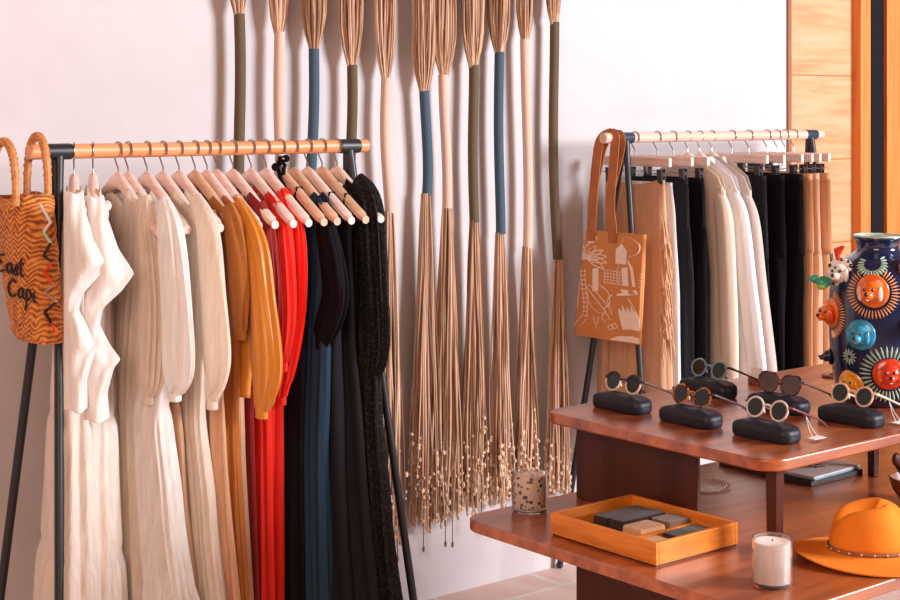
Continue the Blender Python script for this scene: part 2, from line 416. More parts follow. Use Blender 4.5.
# ------------------------------------------------------------------ hangers
def hanger_z(y):
    s = min(1, abs(y)/.212)
    g = (.18*s/.12*.25 if s < .12 else .045+(s-.12)*1.10 if s < .75 else .738+(s-.75)*1.05)
    return -.080-.117*min(1, g)
def hook(mb, zneck, n=22):
    R = .0225; pts = []
    for k in range(n):
        a = radians(-35+k*(215/(n-1)))
        pts.append((0, -R*cos(a)*1.0, R*sin(a)))
    pts = pts[::1]
    pts += [(0, R*.9, -.018), (0, R*.35, -.036), (0, 0, -.046), (0, 0, zneck)]
    mb.tube(pts, .0021, 8)
HB = {}
def make_hanger(X, Y, Z, rz, label, mat, group):
    t = thing('coat_hanger', label, 'hanger', (X, Y, Z), rz, group)
    key = ('h', mat)
    if key not in HB:
        m = MB(); R = []
        N = 43
        for k in range(N):
            y = lerp(-.212, .212, k/(N-1)); s = abs(y)/.212; zc = hanger_z(y)
            hh = lerp(.0215, .0135, s**.6); tt = lerp(.012, .0145, s)
            if s > .93: hh *= .8; tt *= .75
            ring = []
            for j in range(12):
                a = 2*pi*j/12
                ring.append((tt*cos(a)*(1.1 if abs(cos(a)) < .9 else 1), y+ (0), zc+hh*sin(a)+ (.004*(1-s*6) if s < .166 and sin(a) > 0 else 0)))
            R.append(ring)
        m.rings(R); b = m.build('body', mat, t)
        m = MB(); hook(m, -.07); h = m.build('hook', 'steel', t)
        HB[key] = (b.data, h.data)
    else:
        for nm, d in zip(('body','hook'), HB[key]):
            o = bpy.data.objects.new(nm, d); COL.objects.link(o); o.parent = t
    return t
def make_clip_hanger(X, Y, Z, rz, label, group, mat='hanger'):
    t = thing('trouser_hanger', label, 'hanger', (X, Y, Z), rz, group)
    key = ('c', mat)
    parts = HB.get(key)
    if not parts:
        parts = []
        m = MB(); m.box((-.008,-.175,-.103), (.008,.175,-.07)); parts.append(('bar', m.build('bar', mat, t, bevel=.003)))
        m = MB(); hook(m, -.072); parts.append(('hook', m.build('hook', 'steel', t)))
        m = MB(); m.tube([(0,-.17,-.128),(0,-.062,-.128),(0,-.06,-.126),(0,-.06,-.102),(0,-.058,-.100),(0,.058,-.100),(0,.06,-.102),(0,.06,-.126),(0,.062,-.128),(0,.17,-.128)], .0018, 6, up=(1,0,0))
        parts.append(('wire', m.build('wire', 'steel', t)))
        for sy in (-1, 1):
            m = MB()
            m.add([(-.010,sy*.13-.011,-.112),(-.010,sy*.13+.011,-.112),(-.003,sy*.13+.013,-.165),(-.003,sy*.13-.013,-.165),
                   (-.013,sy*.13-.011,-.112),(-.013,sy*.13+.011,-.112),(-.007,sy*.13+.013,-.165),(-.007,sy*.13-.013,-.165)],
                  [(0,1,2,3),(7,6,5,4),(0,4,5,1),(1,5,6,2),(2,6,7,3),(3,7,4,0)])
            m.add([(.010,sy*.13-.011,-.112),(.010,sy*.13+.011,-.112),(.003,sy*.13+.013,-.165),(.003,sy*.13-.013,-.165),
                   (.013,sy*.13-.011,-.112),(.013,sy*.13+.011,-.112),(.007,sy*.13+.013,-.165),(.007,sy*.13-.013,-.165)],
                  [(3,2,1,0),(4,5,6,7),(1,5,4,0),(2,6,5,1),(3,7,6,2),(0,4,7,3)])
            m.tube([(0,sy*.13-.012,-.13),(0,sy*.13+.012,-.13)], .007, 10)
            parts.append(('clip', m.build('clip', 'clipdark' if mat == 'hanger' else 'brass', t)))
        HB[key] = [(n, o.data, [(md.width) for md in o.modifiers]) for n, o in parts]
    else:
        for n, d, mods in parts:
            o = bpy.data.objects.new(n, d); COL.objects.link(o); o.parent = t
            for w in mods:
                md = o.modifiers.new('b', 'BEVEL'); md.width = w; md.segments = 3; md.limit_method = 'ANGLE'
    return t
# ------------------------------------------------------------------ cloth
def oval(n, yf, yb, tx, p=.75):
    """points spaced evenly round a flat oval; -y is the front"""
    fine = []
    for k in range(240):
        a = 2*pi*k/240; c, s_ = cos(a), sin(a)
        w = yf if c < 0 else yb
        fine.append((tx*math.copysign(abs(s_)**p, s_), w*math.copysign(abs(c)**.9, c)))
    L = [0]
    for i in range(240):
        a, b = fine[i], fine[(i+1) % 240]; L.append(L[-1]+sqrt((b[0]-a[0])**2+(b[1]-a[1])**2))
    out = []; j = 0
    for i in range(n):
        t = L[-1]*i/n
        while L[j+1] < t: j += 1
        f = (t-L[j])/max(1e-9, L[j+1]-L[j]); a, b = fine[j], fine[(j+1) % 240]
        x, y = lerp(a[0], b[0], f), lerp(a[1], b[1], f)
        dx, dy = b[0]-a[0], b[1]-a[1]; l = sqrt(dx*dx+dy*dy) or 1
        out.append((x, y, -dy/l*-1 if False else dy/l*-1, dx/l))
    # outward normals
    res = []
    for x, y, nx, ny in out:
        if nx*x/(tx*tx+1e-6)+ny*y/(.04) < 0: nx, ny = -nx, -ny
        res.append((x, y, nx, ny))
    return res
def folds(rnd, nf):
    ws = []
    for k in range(4):
        ws.append((max(2, int(nf*rnd.choice([.45,.7,1,1.35]))), rnd.uniform(0,1), rnd.uniform(-.18,.18), rnd.uniform(.5,1)))
    tot = sum(w[3] for w in ws)
    def F(s, v):
        q = 0
        for n, ph, dr, a in ws:
            c = cos(2*pi*(n*s+ph+dr*v*3)); q += a*math.copysign(abs(c)**.8, c)
        return q/tot
    return F
def cloth_body(mb, ztop, hem, prof, amp, nf, seed, n=150, m=44, tiers=()):
    """prof: list of (v, yf, yb, tx, xs) ; ztop(y) ; hem z"""
    rnd = random.Random(seed); F = folds(rnd, nf)
    hemw = [rnd.uniform(0,6.28) for _ in range(3)]
    T = [[(p[0], p[i]) for p in prof] for i in range(1,5)]
    O0 = oval(n, T[0][0][1], T[1][0][1], T[2][0][1])
    tops = [ztop(o[1]) for o in O0]
    R = []
    for i in range(m+1):
        v = (i/m)**1.1
        yf, yb, tx, xs = (interp(t, v) for t in T)
        O = oval(n, yf, yb, tx); ring = []
        a = interp(amp, v)
        for j, (x, y, nx, ny) in enumerate(O):
            s = j/n; f = F(s, v)*a
            for tv in tiers:
                if v > tv: f += .006*min(1, (v-tv)*25)*cos(2*pi*nf*1.7*s)*.6+.003
                if abs(v-tv) < .012: f -= .004
            z = lerp(tops[j], hem+.006*sin(2*pi*3*s+hemw[0]), v)
            ring.append((x+nx*f+xs, y+ny*f*.9, z))
        R.append(ring)
    return mb.rings(R, caps=False)
def sleeve(mb, path, seed, nf=11, amp=.17, n=44, m=34, cuff=True):
    """path: (x, y, z, rx, ry)"""
    rnd = random.Random(seed); F = folds(rnd, nf)
    S = spline(path, m); R = []
    for i, (x, y, z, rx, ry) in enumerate(S):
        v = i/(m-1); a = amp*min(1, v*3)
        p0 = S[max(i-1,0)]; p1 = S[min(i+1,m-1)]
        t = Vector((0, p1[1]-p0[1], p1[2]-p0[2])).normalized()
        c = Vector((0, -t.z, t.y))   # in-plane normal
        ring = []
        for j in range(n):
            an = 2*pi*j/n; k = 1+a*F(j/n, v)*1.6
            if cuff and v > .9: k *= 1+.1*cos(an*9+seed)
            ring.append(Vector((x, y, z))+Vector((1,0,0))*rx*k*cos(an)+c*ry*k*sin(an))
        R.append(ring)
    return mb.rings(R, caps=True)
class Slot:
    def __init__(s, u, Y, Z, rz=0):
        s.u = u; s.Y = Y; s.Z = Z; s.X = X_of(u, Y); s.rz = radians(rz)
        d = SA*s.X+CA*Y; r = CA*s.X-SA*Y
        s.k = FP/d*(SA+(r/d)*CA)              # px per metre towards the viewer (-Y)
        s.sc = FP/(d-CA*.15)
        s.v0 = HOR+(H-Z)*FP/d
    def y(s, off): return off/s.k
    def z(s, v): return -(v-s.v0)/s.sc
def front_path(sl, pts, rx, ryscale=.045, x=0, side=-1):
    """pts: (v, front offset px, ry)"""
    out = []
    for i, (v, off, ry) in enumerate(pts):
        y = sl.y(off)-ry
        out.append((x, side*y, sl.z(v), rx*(.55 if i == 0 else 1)*(1 if i < len(pts)-1 else .6), ry*(1 if i < len(pts)-1 else .7)))
    return out
def garment(sl, name, cat, label, group, mat, hemv, body, sleeves=None, neck=.10, dip=.06, nf=30, amp=.012, seed=1, strap=False,
            topv=None, tx=.02, back=.2, tiers=(), n=220, x_hem=0, txh=None, slmat=None, extra=None):
    t = thing(name, label, cat, (sl.X, sl.Y, sl.Z), sl.rz, group)
    hem = sl.z(hemv); txh = txh or tx*1.6
    sw = sl.y(body[0][1])
    if strap:
        zt0 = sl.z(topv)
        zt = lambda y: zt0+.03*min(1, (abs(y)/max(.05, sw))**2)
    else:
        def zt(y):
            z = hanger_z(y)+.024
            if abs(y) < neck: z -= dip*min(1, (1-abs(y)/neck)*3.0)+.002
            lim = min(.205, sw-.025)
            if abs(y) > lim: z -= (abs(y)-lim)*1.6
            return z
    zr = zt(sw*.7); prof = []
    for i, (v, off) in enumerate(body):
        vv = 0 if i == 0 else min(1, max(.02, (sl.z(v)-zr)/(hem-zr)))
        k = (i/(len(body)-1))
        prof.append((vv, max(.02, sl.y(off)), min(back, max(.02, sl.y(off)))*1.0 if i < 2 else min(back+.02, max(.06, sl.y(off))), lerp(.018 if i == 0 else tx, txh, vv), x_hem*vv))
    m = MB(); cloth_body(m, zt, hem, prof, [(0,0.0),(.08,.25*amp),(.35,amp*.8),(1,amp*1.5)], nf, seed, n=n, tiers=tiers)
    m.build('bodice_and_skirt' if cat == 'dress' else 'torso', mat, t, solid=.0016)
    if sleeves:
        for side in (1, -1):       # 1 -> front (towards -y)
            m = MB(); pth = front_path(sl, sleeves, max(.024, tx*1.25), side=-side)
            sleeve(m, pth, seed*7+side, amp=.05 if name == 'shirt' else .17, nf=6 if name == 'shirt' else 11)
            o = m.build('sleeve', slmat or mat, t)
            x, y, z, rx, ry = pth[-1]
            c = MB(); c.tube([(x,y,z+.006),(x,y,z-.026)], ry*.98, 24, flat=max(.3, rx/ry)*.9, up=(0,1,0)); c.build('cuff', slmat or mat, o, bevel=.003)
    if strap:
        for s in (-1, 1):
            ys = s*min(.17, max(.05, sw*.9)); m = MB()
            zh = hanger_z(ys)
            m.tube([(-.012, ys, zt(ys)-.015), (-.013, ys, zh), (-.008, ys, zh+.019), (.008, ys, zh+.019), (.013, ys, zh), (.012, ys, zt(ys)-.015)], .0045, 8, flat=.35, up=(0,1,0))
            m.build('strap', mat, t)
    if extra: extra(t, sl)
    return t
GL = 'clothes hanging on the left rack'
# ---- ruffles for the two wrap dresses
def ruffle(prof, seed):
    def f(t, sl):
        S = []; G = []; rnd = random.Random(seed)
        for i in range(70):
            f = i/69*(len(prof)-1); j = min(int(f), len(prof)-2); q_ = f-j
            S.append(tuple(lerp(a, b, q_) for a, b in zip(prof[j], prof[j+1])))
        for i, (v, off, xw) in enumerate(S):
            z = sl.z(v); row = []
            yi = .0
            for j in range(13):
                q = j/12; xo = off/395.0
                y = -.235-.030*sin(q*pi)-.012*sin(q*9+i*.25+seed)*q+xw*q
                row.append((lerp(-.030, xo, q), y, z+.004*sin(q*8)))
            G.append(row)
        m = MB().grid(G); m.build('ruffle', 'f_white', t, solid=.004, sub=1)
        m = MB(); 
        for q in range(4):
            m.ball((.020+.003*cos(q*2.1), -.215-.006*sin(q*1.7), -.128-.007*q), (.013-.002*q,.016,.014), 16, 10)
            m.ball((-.012+.003*cos(q*1.3), -.205-.006*sin(q*2.7), -.132-.007*q), (.013,.016,.014), 16, 10)
        m.build('shoulder_frill', 'f_white', t)
    return f
HG = 'wooden coat hangers on the left rail'
def LS(u, rz=0): return Slot(u, LY, LZ, rz)
# 1, 2 ruffled wrap dresses
for (u, lab, hl, sd, pr) in ((74, 'cream ruffled wrap dress nearest the basket, leftmost on the rack', 'pale wooden hanger holding the leftmost ruffled dress', 11,
     [(188,6,0),(210,8,0),(235,16,-.005),(256,33,-.012),(270,22,.0),(288,6,.012),(305,2,.014),(322,14,.006),(336,24,-.004),(345,18,0),(372,10,.004),(400,12,0)]),
    (93, 'cream ruffled wrap dress, second from left beside its twin', 'pale wooden hanger holding the second ruffled dress', 12,
     [(192,6,0),(215,10,0),(245,20,-.005),(269,35,-.012),(285,24,.0),(303,6,.012),(320,3,.014),(338,12,.006),(352,22,-.004),(362,16,0),(386,10,.004),(410,12,0)])):
    sl = LS(u, -24)
    make_hanger(sl.X, sl.Y, sl.Z, sl.rz, hl, 'hanger', HG)
    garment(sl, 'wrap_dress', 'dress', lab, GL, 'f_cream', 655, [(190,20),(230,22),(350,22),(450,26),(655,40)], None, neck=.07, dip=.03,
            nf=15, amp=.012, seed=sd, tx=.030, txh=.085, back=.2, extra=ruffle(pr, sd), tiers=(.5,.78))
def tagcard(u_off, v, w=.045, h=.06, mat='kraft'):
    def f(t, sl):
        y = -sl.y(u_off); z = sl.z(v)
        m = MB().box((-.03, y-w/2, z-h), (-.0285, y+w/2, z)); o = m.build('swing_tag', mat, t, smooth=False); o['label'] = 'brown card swing tag'
        MB().tube([(-.0292,y,z-.004),(-.02,y,z+.03),(-.01,y*.8,z+.07)], .0008, 5).build('tag_string', 'thread', o)
    return f
specs = [
 # u, name, cat, label, mat, hemv, body, sleeves, kwargs, hanger label
 (118,'long_sleeved_dress','dress','sheer peach long-sleeved dress, third from left beside the ruffled dresses','f_peach',660,[(190,30),(240,30),(400,20),(660,40)],
   [(196,30,.026),(230,36,.036),(300,42,.046),(372,40,.05),(392,34,.026)],dict(seed=21,tx=.020,neck=.085,dip=.05,txh=.05),'pale wooden hanger inside the sheer peach dress','hanger'),
 (128,'balloon_sleeved_dress','dress','white gauze dress with full balloon sleeves','f_white',665,[(198,38),(240,40),(400,34),(500,44),(665,66)],
   [(200,38,.026),(232,48,.036),(310,56,.05),(360,58,.055),(384,50,.03)],dict(seed=22,tx=.024,neck=.09,dip=.05,txh=.06,tiers=(.42,.8),extra=tagcard(8,262)),'pale wooden hanger in the white balloon-sleeved dress','hanger'),
 (147,'pleated_dress','dress','taupe pleated strap dress between the white and the pleated cream dresses','f_taupe',665,[(262,24),(330,22),(450,34),(665,52)],None,
   dict(seed=23,strap=True,topv=255,tx=.018,nf=34,amp=.006),'pale wooden hanger with bare arm end between white and pleated cream dresses','hanger'),
 (163,'pleated_dress','dress','cream finely pleated dress with long gathered sleeves','f_pleat',670,[(198,38),(240,40),(400,38),(500,48),(670,66)],
   [(198,36,.026),(228,50,.038),(290,57,.05),(350,61,.054),(392,52,.028)],dict(seed=24,tx=.020,neck=.09,dip=.05,nf=36,amp=.006,txh=.045),'pale wooden hanger in the pleated cream dress','hanger'),
 (179,'slip_dress','dress','peach linen strap dress behind the pleated cream dress','f_tan',665,[(245,36),(330,40),(450,44),(665,58)],None,
   dict(seed=25,strap=True,topv=238,tx=.016,nf=18),'pale wooden hanger with bare arm end before the mustard blouse','hanger'),
 (195,'short_sleeved_dress','dress','golden brown short-sleeved dress left of the mustard blouse','f_goldb',665,[(205,38),(250,42),(400,38),(665,52)],
   [(205,36,.024),(235,46,.034),(280,50,.04),(325,50,.036)],dict(seed=26,tx=.016,neck=.12,dip=.05),'pale wooden hanger in the golden brown dress','hanger2'),
 (207,'blouse','blouse','mustard satin blouse with balloon sleeves','f_gold',395,[(205,38),(245,42),(320,44),(395,40)],
   [(203,34,.026),(240,54,.040),(300,62,.05),(360,67,.056),(400,58,.032)],dict(seed=27,tx=.020,neck=.12,dip=.05,nf=16,amp=.008),'pale wooden hanger in the mustard blouse','hanger'),
 (217,'slip_dress','dress','pale tan slip dress hanging below the mustard sleeve','f_tan',665,[(240,24),(330,22),(450,24),(665,34)],None,
   dict(seed=28,strap=True,topv=235,tx=.014,nf=16),'pale wooden hanger between the mustard blouse and the red dresses','hanger'),
 (233,'maxi_dress','dress','dark red maxi dress right of the mustard blouse','f_dred',665,[(205,34),(250,36),(400,18),(665,24)],
   [(203,30,.022),(235,38,.03),(300,42,.036),(350,38,.03)],dict(seed=29,tx=.014,neck=.11,dip=.05),'pale wooden hanger in the dark red dress','hanger'),
 (251,'maxi_dress','dress','red dress tucked between the dark red and the bright red dress','f_red',665,[(205,32),(250,34),(400,16),(665,20)],
   [(203,28,.022),(235,36,.03),(310,40,.036),(360,36,.03)],dict(seed=30,tx=.014,neck=.11,dip=.05),'pale wooden hanger left of the bright red dress','hanger'),
 (266,'maxi_dress','dress','bright red long-sleeved dress beside the black dresses','f_red',665,[(196,26),(250,28),(400,12),(665,9)],
   [(192,20,.024),(225,32,.034),(290,35,.04),(350,28,.036),(398,20,.026)],dict(seed=31,tx=.018,neck=.10,dip=.05,back=.16,nf=12),'pale wooden hanger in the bright red dress','hanger'),
 (281,'halter_dress','dress','black halter dress tied over its hanger with beaded cord','f_black',665,[(235,20),(300,24),(450,20),(665,24)],None,
   dict(seed=32,strap=True,topv=228,tx=.018,nf=14),'tan wooden hanger with black cord wound round its hook','hanger2'),
 (294,'long_sleeved_dress','dress','black long-sleeved dress with bent elbow and navy chiffon skirt','f_navy',665,[(200,34),(250,40),(330,34),(450,30),(665,36)],
   [(198,28,.026),(235,40,.036),(290,49,.046),(330,38,.042),(350,30,.034)],dict(seed=33,tx=.020,neck=.12,dip=.05,txh=.045,slmat='f_black'),'tan wooden hanger in the black long-sleeved dress','hanger2'),
 (308,'slip_dress','dress','black slip dress right of the navy chiffon skirt','f_black2',665,[(250,26),(330,30),(450,34),(665,46)],None,
   dict(seed=34,strap=True,topv=240,tx=.020,nf=12,amp=.012,txh=.045),'pale wooden hanger fourth from the right end of the left rail','hanger'),
 (322,'slip_dress','dress','black slip dress left of the lace cardigan','f_black2',665,[(235,28),(330,32),(450,40),(665,56)],None,
   dict(seed=35,strap=True,topv=228,tx=.020,nf=14,txh=.045),'tan wooden hanger with bare arm end beside the lace cardigan','hanger2'),
 (337,'lace_dress','dress','black lace dress with long textured sleeves at the right end','lace',668,[(186,36),(240,38),(400,40),(500,48),(668,66)],
   [(180,26,.028),(205,40,.036),(280,45,.042),(345,47,.044),(382,38,.028)],dict(seed=36,tx=.022,neck=.07,dip=.06,txh=.05),'pale wooden hanger rightmost on the left rail, in the lace dress','hanger'),
]
for (u, nm, cat, lab, mat, hemv, body, slv, kw, hl, hm) in specs:
    sl = LS(u, 0)
    make_hanger(sl.X, sl.Y, sl.Z, sl.rz, hl, hm, HG)
    t = garment(sl, nm, cat, lab, GL, mat, hemv, body, slv, **kw)
    if u == 281:   # beaded cord around the hook
        m = MB()
        m.tube([(-.02,-.075,-.14),(-.02,-.03,-.09),(-.012,.0,-.055),(.004,.004,-.04),(.010,-.004,-.05),(-.004,-.02,-.058),(-.012,-.03,-.075)], .006, 8)
        m.ball((-.008,-.012,-.036), .013); m.ball((-.006,-.034,-.03), .011); m.ball((-.010,.012,-.055), .012)
        m.build('tie_cord', 'f_black', t)
        m = MB(); m.ball((-.020,-.012,-.033), .004); m.ball((-.016,-.036,-.03), .004); m.build('bead', 'steel', t)
# ------------------------------------------------------------------ right rack clothes
GR = 'clothes hanging on the right rack'; HR = 'hangers on the right rail'
def RS(u, rz=0): return Slot(u, RY, RZ, rz)
def trousers(sl, label, mat, hemz, seed, wf=.165, tx=.022, knee=.0):
    t = thing('trousers', label, 'trousers', (sl.X, sl.Y, sl.Z), sl.rz, GR)
    ztop = -.150
    m = MB()
    cloth_body(m, lambda y: ztop, -.46, [(0,wf,wf,.008,0),(.12,wf+.004,wf+.004,tx*.6,0),(1,wf+.010,wf+.010,tx*.95,0)], [(0,0),(.2,.002),(1,.004)], 12, seed, n=90, m=16)
    m.build('hip', mat, t, solid=.0016)
    m = MB(); R = []
    for z in (ztop+.002, ztop-.034):
        R.append([(x*1.15, y*1.015, z) for x, y, a, b in oval(48, wf, wf, .012)])
    m.rings(R, caps=False); m.build('waistband', mat, t, solid=.003)
    for s in (-1, 1):
        m = MB(); y0 = s*.09
        pth = [(0, y0, -.33, tx*.5, .074), (0, y0, -.46, tx*.9, .0855), (0, y0*1.02, -.56, tx*1.0, .087), (0, y0*1.0, -.7, tx*1.05, .086), (0, y0, hemz, tx*1.1, .088)]
        sleeve(m, pth, seed*3+s, nf=6, amp=.08, cuff=False, n=36); m.build('trouser_leg', mat, t)
    return t
def shirt(sl, label, mat, hemz_v, body, sleeves, seed, hl, collar=True):
    make_hanger(sl.X, sl.Y, sl.Z, sl.rz, hl, 'hanger', HR).scale = (1, .82, 1)
    t = garment(sl, 'shirt', 'shirt', label, GR, mat, hemz_v, body, sleeves, seed=seed, neck=.055, dip=.012, nf=8, amp=.004, tx=.018, back=.2)
    m = MB(); R = []
    for z, q in ((-.098,1.0), (-.075,.9), (-.070,.98), (-.095,1.15)):
        R.append([(x, y, z-(.006 if y < 0 else 0)) for x, y, a, b in oval(30, .062*q, .05*q, .02*q)])
    m.rings(R, caps=False); m.build('collar', mat, t, solid=.002)
    return t
# tan fringed skirt on first clip hanger
sl = RS(635); make_clip_hanger(sl.X, sl.Y, sl.Z, 0, 'trouser hanger at the left end of the right rail, holding the fringed tan dress', HR)
t = thing('fringed_dress', 'peach tan fringed pinafore with white lining behind the tote bag', 'dress', (sl.X, sl.Y, sl.Z), 0, GR)
m = MB(); cloth_body(m, lambda y: -.150-.02*cos(min(1, abs(y)/.12)*pi/2), -1.16, [(0,.145,.15,.010,0),(.1,.15,.15,.02,0),(.5,.165,.18,.03,0),(1,.18,.2,.045,0)], [(0,0),(.2,.004),(1,.010)], 16, 51)
m.build('skirt', 'f_rtan2', t, solid=.0016)
m = MB(); cloth_body(m, lambda y: -.16, -.98, [(0,.155,.1,.010,.03),(.15,.17,.1,.014,.03),(.5,.19,.1,.018,.03),(1,.195,.1,.022,.03)], [(0,0),(.2,.002),(1,.004)], 10, 52, n=90)
o = m.build('lining', 'f_shirtw', t, solid=.0016); o['label'] = 'white lining'
m = MB(); rnd = random.Random(9)
for k in range(70):
    y = -.155-rnd.uniform(-.01,.02); x = rnd.uniform(-.03,.01); z = -.28-rnd.uniform(0,.42)
    l = rnd.uniform(.06,.14)
    m.tube([(x,y,z),(x-.004,y-.012,z-l*.4),(x+rnd.uniform(-.006,.006),y-.014-rnd.uniform(0,.01),z-l)], .0026, 5)
m.build('fringe', 'f_rtan2', t)
for (u, lab, mat, hz, sd, wf, hl) in (
  (657,'black denim trousers beside the fringed tan dress','f_black2',-1.0,61,.150,'trouser hanger holding the black denim trousers beside the fringed dress'),
  (673,'black trousers just left of the cream shirt','f_black',-1.0,62,.150,'trouser hanger just left of the cream shirt'),
  (732,'black trousers just right of the white shirts','f_black2',-1.0,63,.165,'trouser hanger just right of the shirts'),
  (749,'middle of the three black trousers right of the shirts','f_black',-1.0,64,.170,'trouser hanger holding the middle black trousers right of the shirts'),
  (767,'black trousers beside the tan trousers','f_black',-1.0,65,.172,'trouser hanger holding the black trousers beside the tan ones'),
  (777,'rust tan trousers next to the black trousers','f_rtan',-1.05,66,.170,'trouser hanger holding the first tan trousers'),
  (785,'tan trousers between two other tan pairs','f_rtan2',-1.05,67,.165,'trouser hanger holding the middle tan trousers'),
  (794,'rust tan trousers at the far right end of the rail','f_rtan',-1.05,68,.175,'rightmost trouser hanger on the right rail')):
    sl = RS(u); make_clip_hanger(sl.X, sl.Y, sl.Z, 0, hl, HR); trousers(sl, lab, mat, hz, sd, wf, tx=.026 if u < 740 else .022)
shirt(RS(688), 'cream shirt, leftmost of the three shirts on the right rack', 'f_shirtc', 398, [(192,36),(230,38),(300,38),(398,40)],
      [(190,32,.026),(215,42,.038),(280,46,.042),(350,48,.042),(395,50,.036)], 71, 'wooden hanger in the cream shirt')
shirt(RS(700), 'white shirt in the middle of the three shirts', 'f_shirtw', 398, [(192,38),(230,40),(300,44),(398,52)],
      [(190,34,.026),(215,46,.038),(280,54,.044),(350,62,.044),(394,68,.036)], 72, 'wooden hanger in the white shirt')
shirt(RS(712), 'greige shirt, rightmost of the three shirts on the right rack', 'f_greige', 396, [(192,38),(230,40),(300,42),(396,50)],
      [(190,34,.026),(218,45,.036),(280,52,.040),(350,60,.040),(388,66,.034)], 73, 'wooden hanger in the greige shirt')
# ------------------------------------------------------------------ basket bag
def ribbon_strokes(mb, strokes, org, ey, ez, w, x):
    for st in strokes:
        S = spline([(a, b) for a, b in st], max(8, 6*len(st))) if len(st) > 2 else st
        mb.tube([(x, org[0]+a*ey, org[1]+b*ez) for a, b in S], w, 6)
bx = X_of(33, LY)+.005
bl = thing('straw_basket_bag', 'woven straw basket bag with black lettering hung on the left rack end', 'bag', (bx, LY, LZ), 0)
def kq(u):
    q = (u-450)/FP; return (SA+CA*q)/(CA-SA*q)
def byx(u, x, X0=None, Y0=None): return ((bx if X0 is None else X0)+x)/kq(u)-(LY if Y0 is None else Y0)
def bzx(v, x, y): return Z_of(v, bx+x, LY+y)-LZ
DT, DB = .060, .045
TL, TR, BR, BL = (byx(-13,-.07), 0), (byx(39,-.03), 0), (byx(54,-.03), 0), (byx(9,-.07), 0)
TR = (TR[0], bzx(197,-.03,TR[0])); BR = (BR[0], bzx(343,-.03,BR[0])); BLz = BR[1]
m = MB(); R = []
for i in range(19):
    s = i/18
    yl = lerp(TL[0], BL[0], s); yr = lerp(TR[0], BR[0], s); z = lerp(TR[1], BLz, s); dep = lerp(DT,DB, s) if s < .95 else .036
    yc, hw = (yl+yr)/2, (yl-yr)/2
    ring = []
    for x, y, a, b in oval(60, hw, hw, dep, p=.6):
        ring.append((x-.03+.002*sin(i*2.1), y+yc, z+.006*sin(y*40)*(1 if i == 0 else 0)))
    R.append(ring)
m.rings(R, caps=False); n0 = len(m.v)-60; m.f.append(tuple(range(n0, n0+60)))
body_ = m.build('woven_body', 'basket', bl, solid=.006)
def harch(y0, y1, x, top, name='handle'):
    m = MB(); pts = []; zb = TR[1]-.02
    for k in range(25):
        a = pi*k/24; yy = (y0+y1)/2+(y0-y1)/2*cos(a)*(1 if True else 1)
        pts.append((x, yy, zb+(top-zb)*(sin(a)**.62)))
    m.tube(pts, .0095, 10)
    m2 = MB()
    o = m.build(name, 'straw', bl)
    for k in range(2, 23):
        p = Vector(pts[k]); q = (Vector(pts[min(24,k+1)])-Vector(pts[k-1])).normalized()
        m2.tube([p-q*.003, p+q*.003], .0112, 10)
    m2.build('coil_wrap', 'straw', o)
harch(byx(27,.0), byx(48,.0), .0, .040)
harch(byx(-8,-.09), byx(16,-.09), -.09, .028)
# lettering: East / Cape
m = MB(); ex = -.0
E = [[(.75,1.0),(.35,.95),(.2,.7),(.5,.55),(.15,.4),(.1,.12),(.45,0),(.8,.12)]]
a_ = [[(.65,.5),(.35,.58),(.1,.3),(.3,.02),(.6,.25),(.65,.55),(.65,.15),(.85,.02)]]
s_ = [[(.0,.05),(.35,.6),(.42,.3),(.35,.02),(.05,.05)]]
t_ = [[(.3,1.05),(.22,.5),(.3,.05),(.55,.08)], [(.02,.72),(.6,.78)]]
C_ = [[(.85,.85),(.6,1.0),(.2,.75),(.12,.3),(.4,.0),(.85,.15)]]
p_ = [[(.1,.6),(.14,.1),(.05,-.65)], [(.1,.45),(.4,.62),(.6,.35),(.4,.03),(.12,.12)]]
e_ = [[(.08,.28),(.5,.35),(.45,.58),(.15,.5),(.1,.15),(.35,.0),(.7,.15)]]
def xface(y, z):
    s = (TR[1]-z)/(TR[1]-BLz); s = max(0, min(1, s)); dep = lerp(DT,DB, s)
    yl = lerp(TL[0], BL[0], s); yr = lerp(TR[0], BR[0], s); yc, hw = (yl+yr)/2, (yl-yr)/2
    c = max(-1, min(1, (y-yc)/hw)); c = abs(c)**(1/.9); sn = sqrt(max(0, 1-c*c))
    return -.03-dep*(sn**.6)-.006
def facept(u, v):
    x = -.09
    for _ in range(6):
        y = byx(u, x); z = bzx(v, x, y); x = .5*x+.5*xface(y, z)
    y = byx(u, x); return (x-.001, y, bzx(v, x, y))
def word(chars, u0, v0, h, slope):
    u = u0
    for ch, w in chars:
        for st in ch:
            m.tube([facept(u+a*h*.54, v0+slope*(u+a*h*.54-u0)-b*h) for a, b in spline(st, max(10, 5*len(st)))], .0029, 6)
        u += w*h*.56
word([(E,.95),(a_,.8),(s_,.55),(t_,.6)], -3, 270, 17, .25)
word([(C_,1.0),(a_,.85),(p_,.75),(e_,.7)], 8, 295, 17, .25)
m.build('lettering', 'thread', bl)
zz = [(47,205),(57,222),(50,232),(57,243),(50,256),(59,262),(51,272),(60,285),(51,292),(63,302),(51,312),(58,324),(64,333)]
cols = ['g_white','g_white','g_mint','thread','thread','g_red','g_red','f_taupe','f_taupe','thread','thread','g_red']
for i in range(len(zz)-1):
    m = MB(); a, b = zz[i], zz[i+1]; pts = []
    for k in range(9):
        q = k/8; pts.append(facept(lerp(a[0], b[0], q)-6, lerp(a[1], b[1], q)))
    m.tube(pts, .0036, 6); m.build('zigzag_stitch', cols[i], bl)
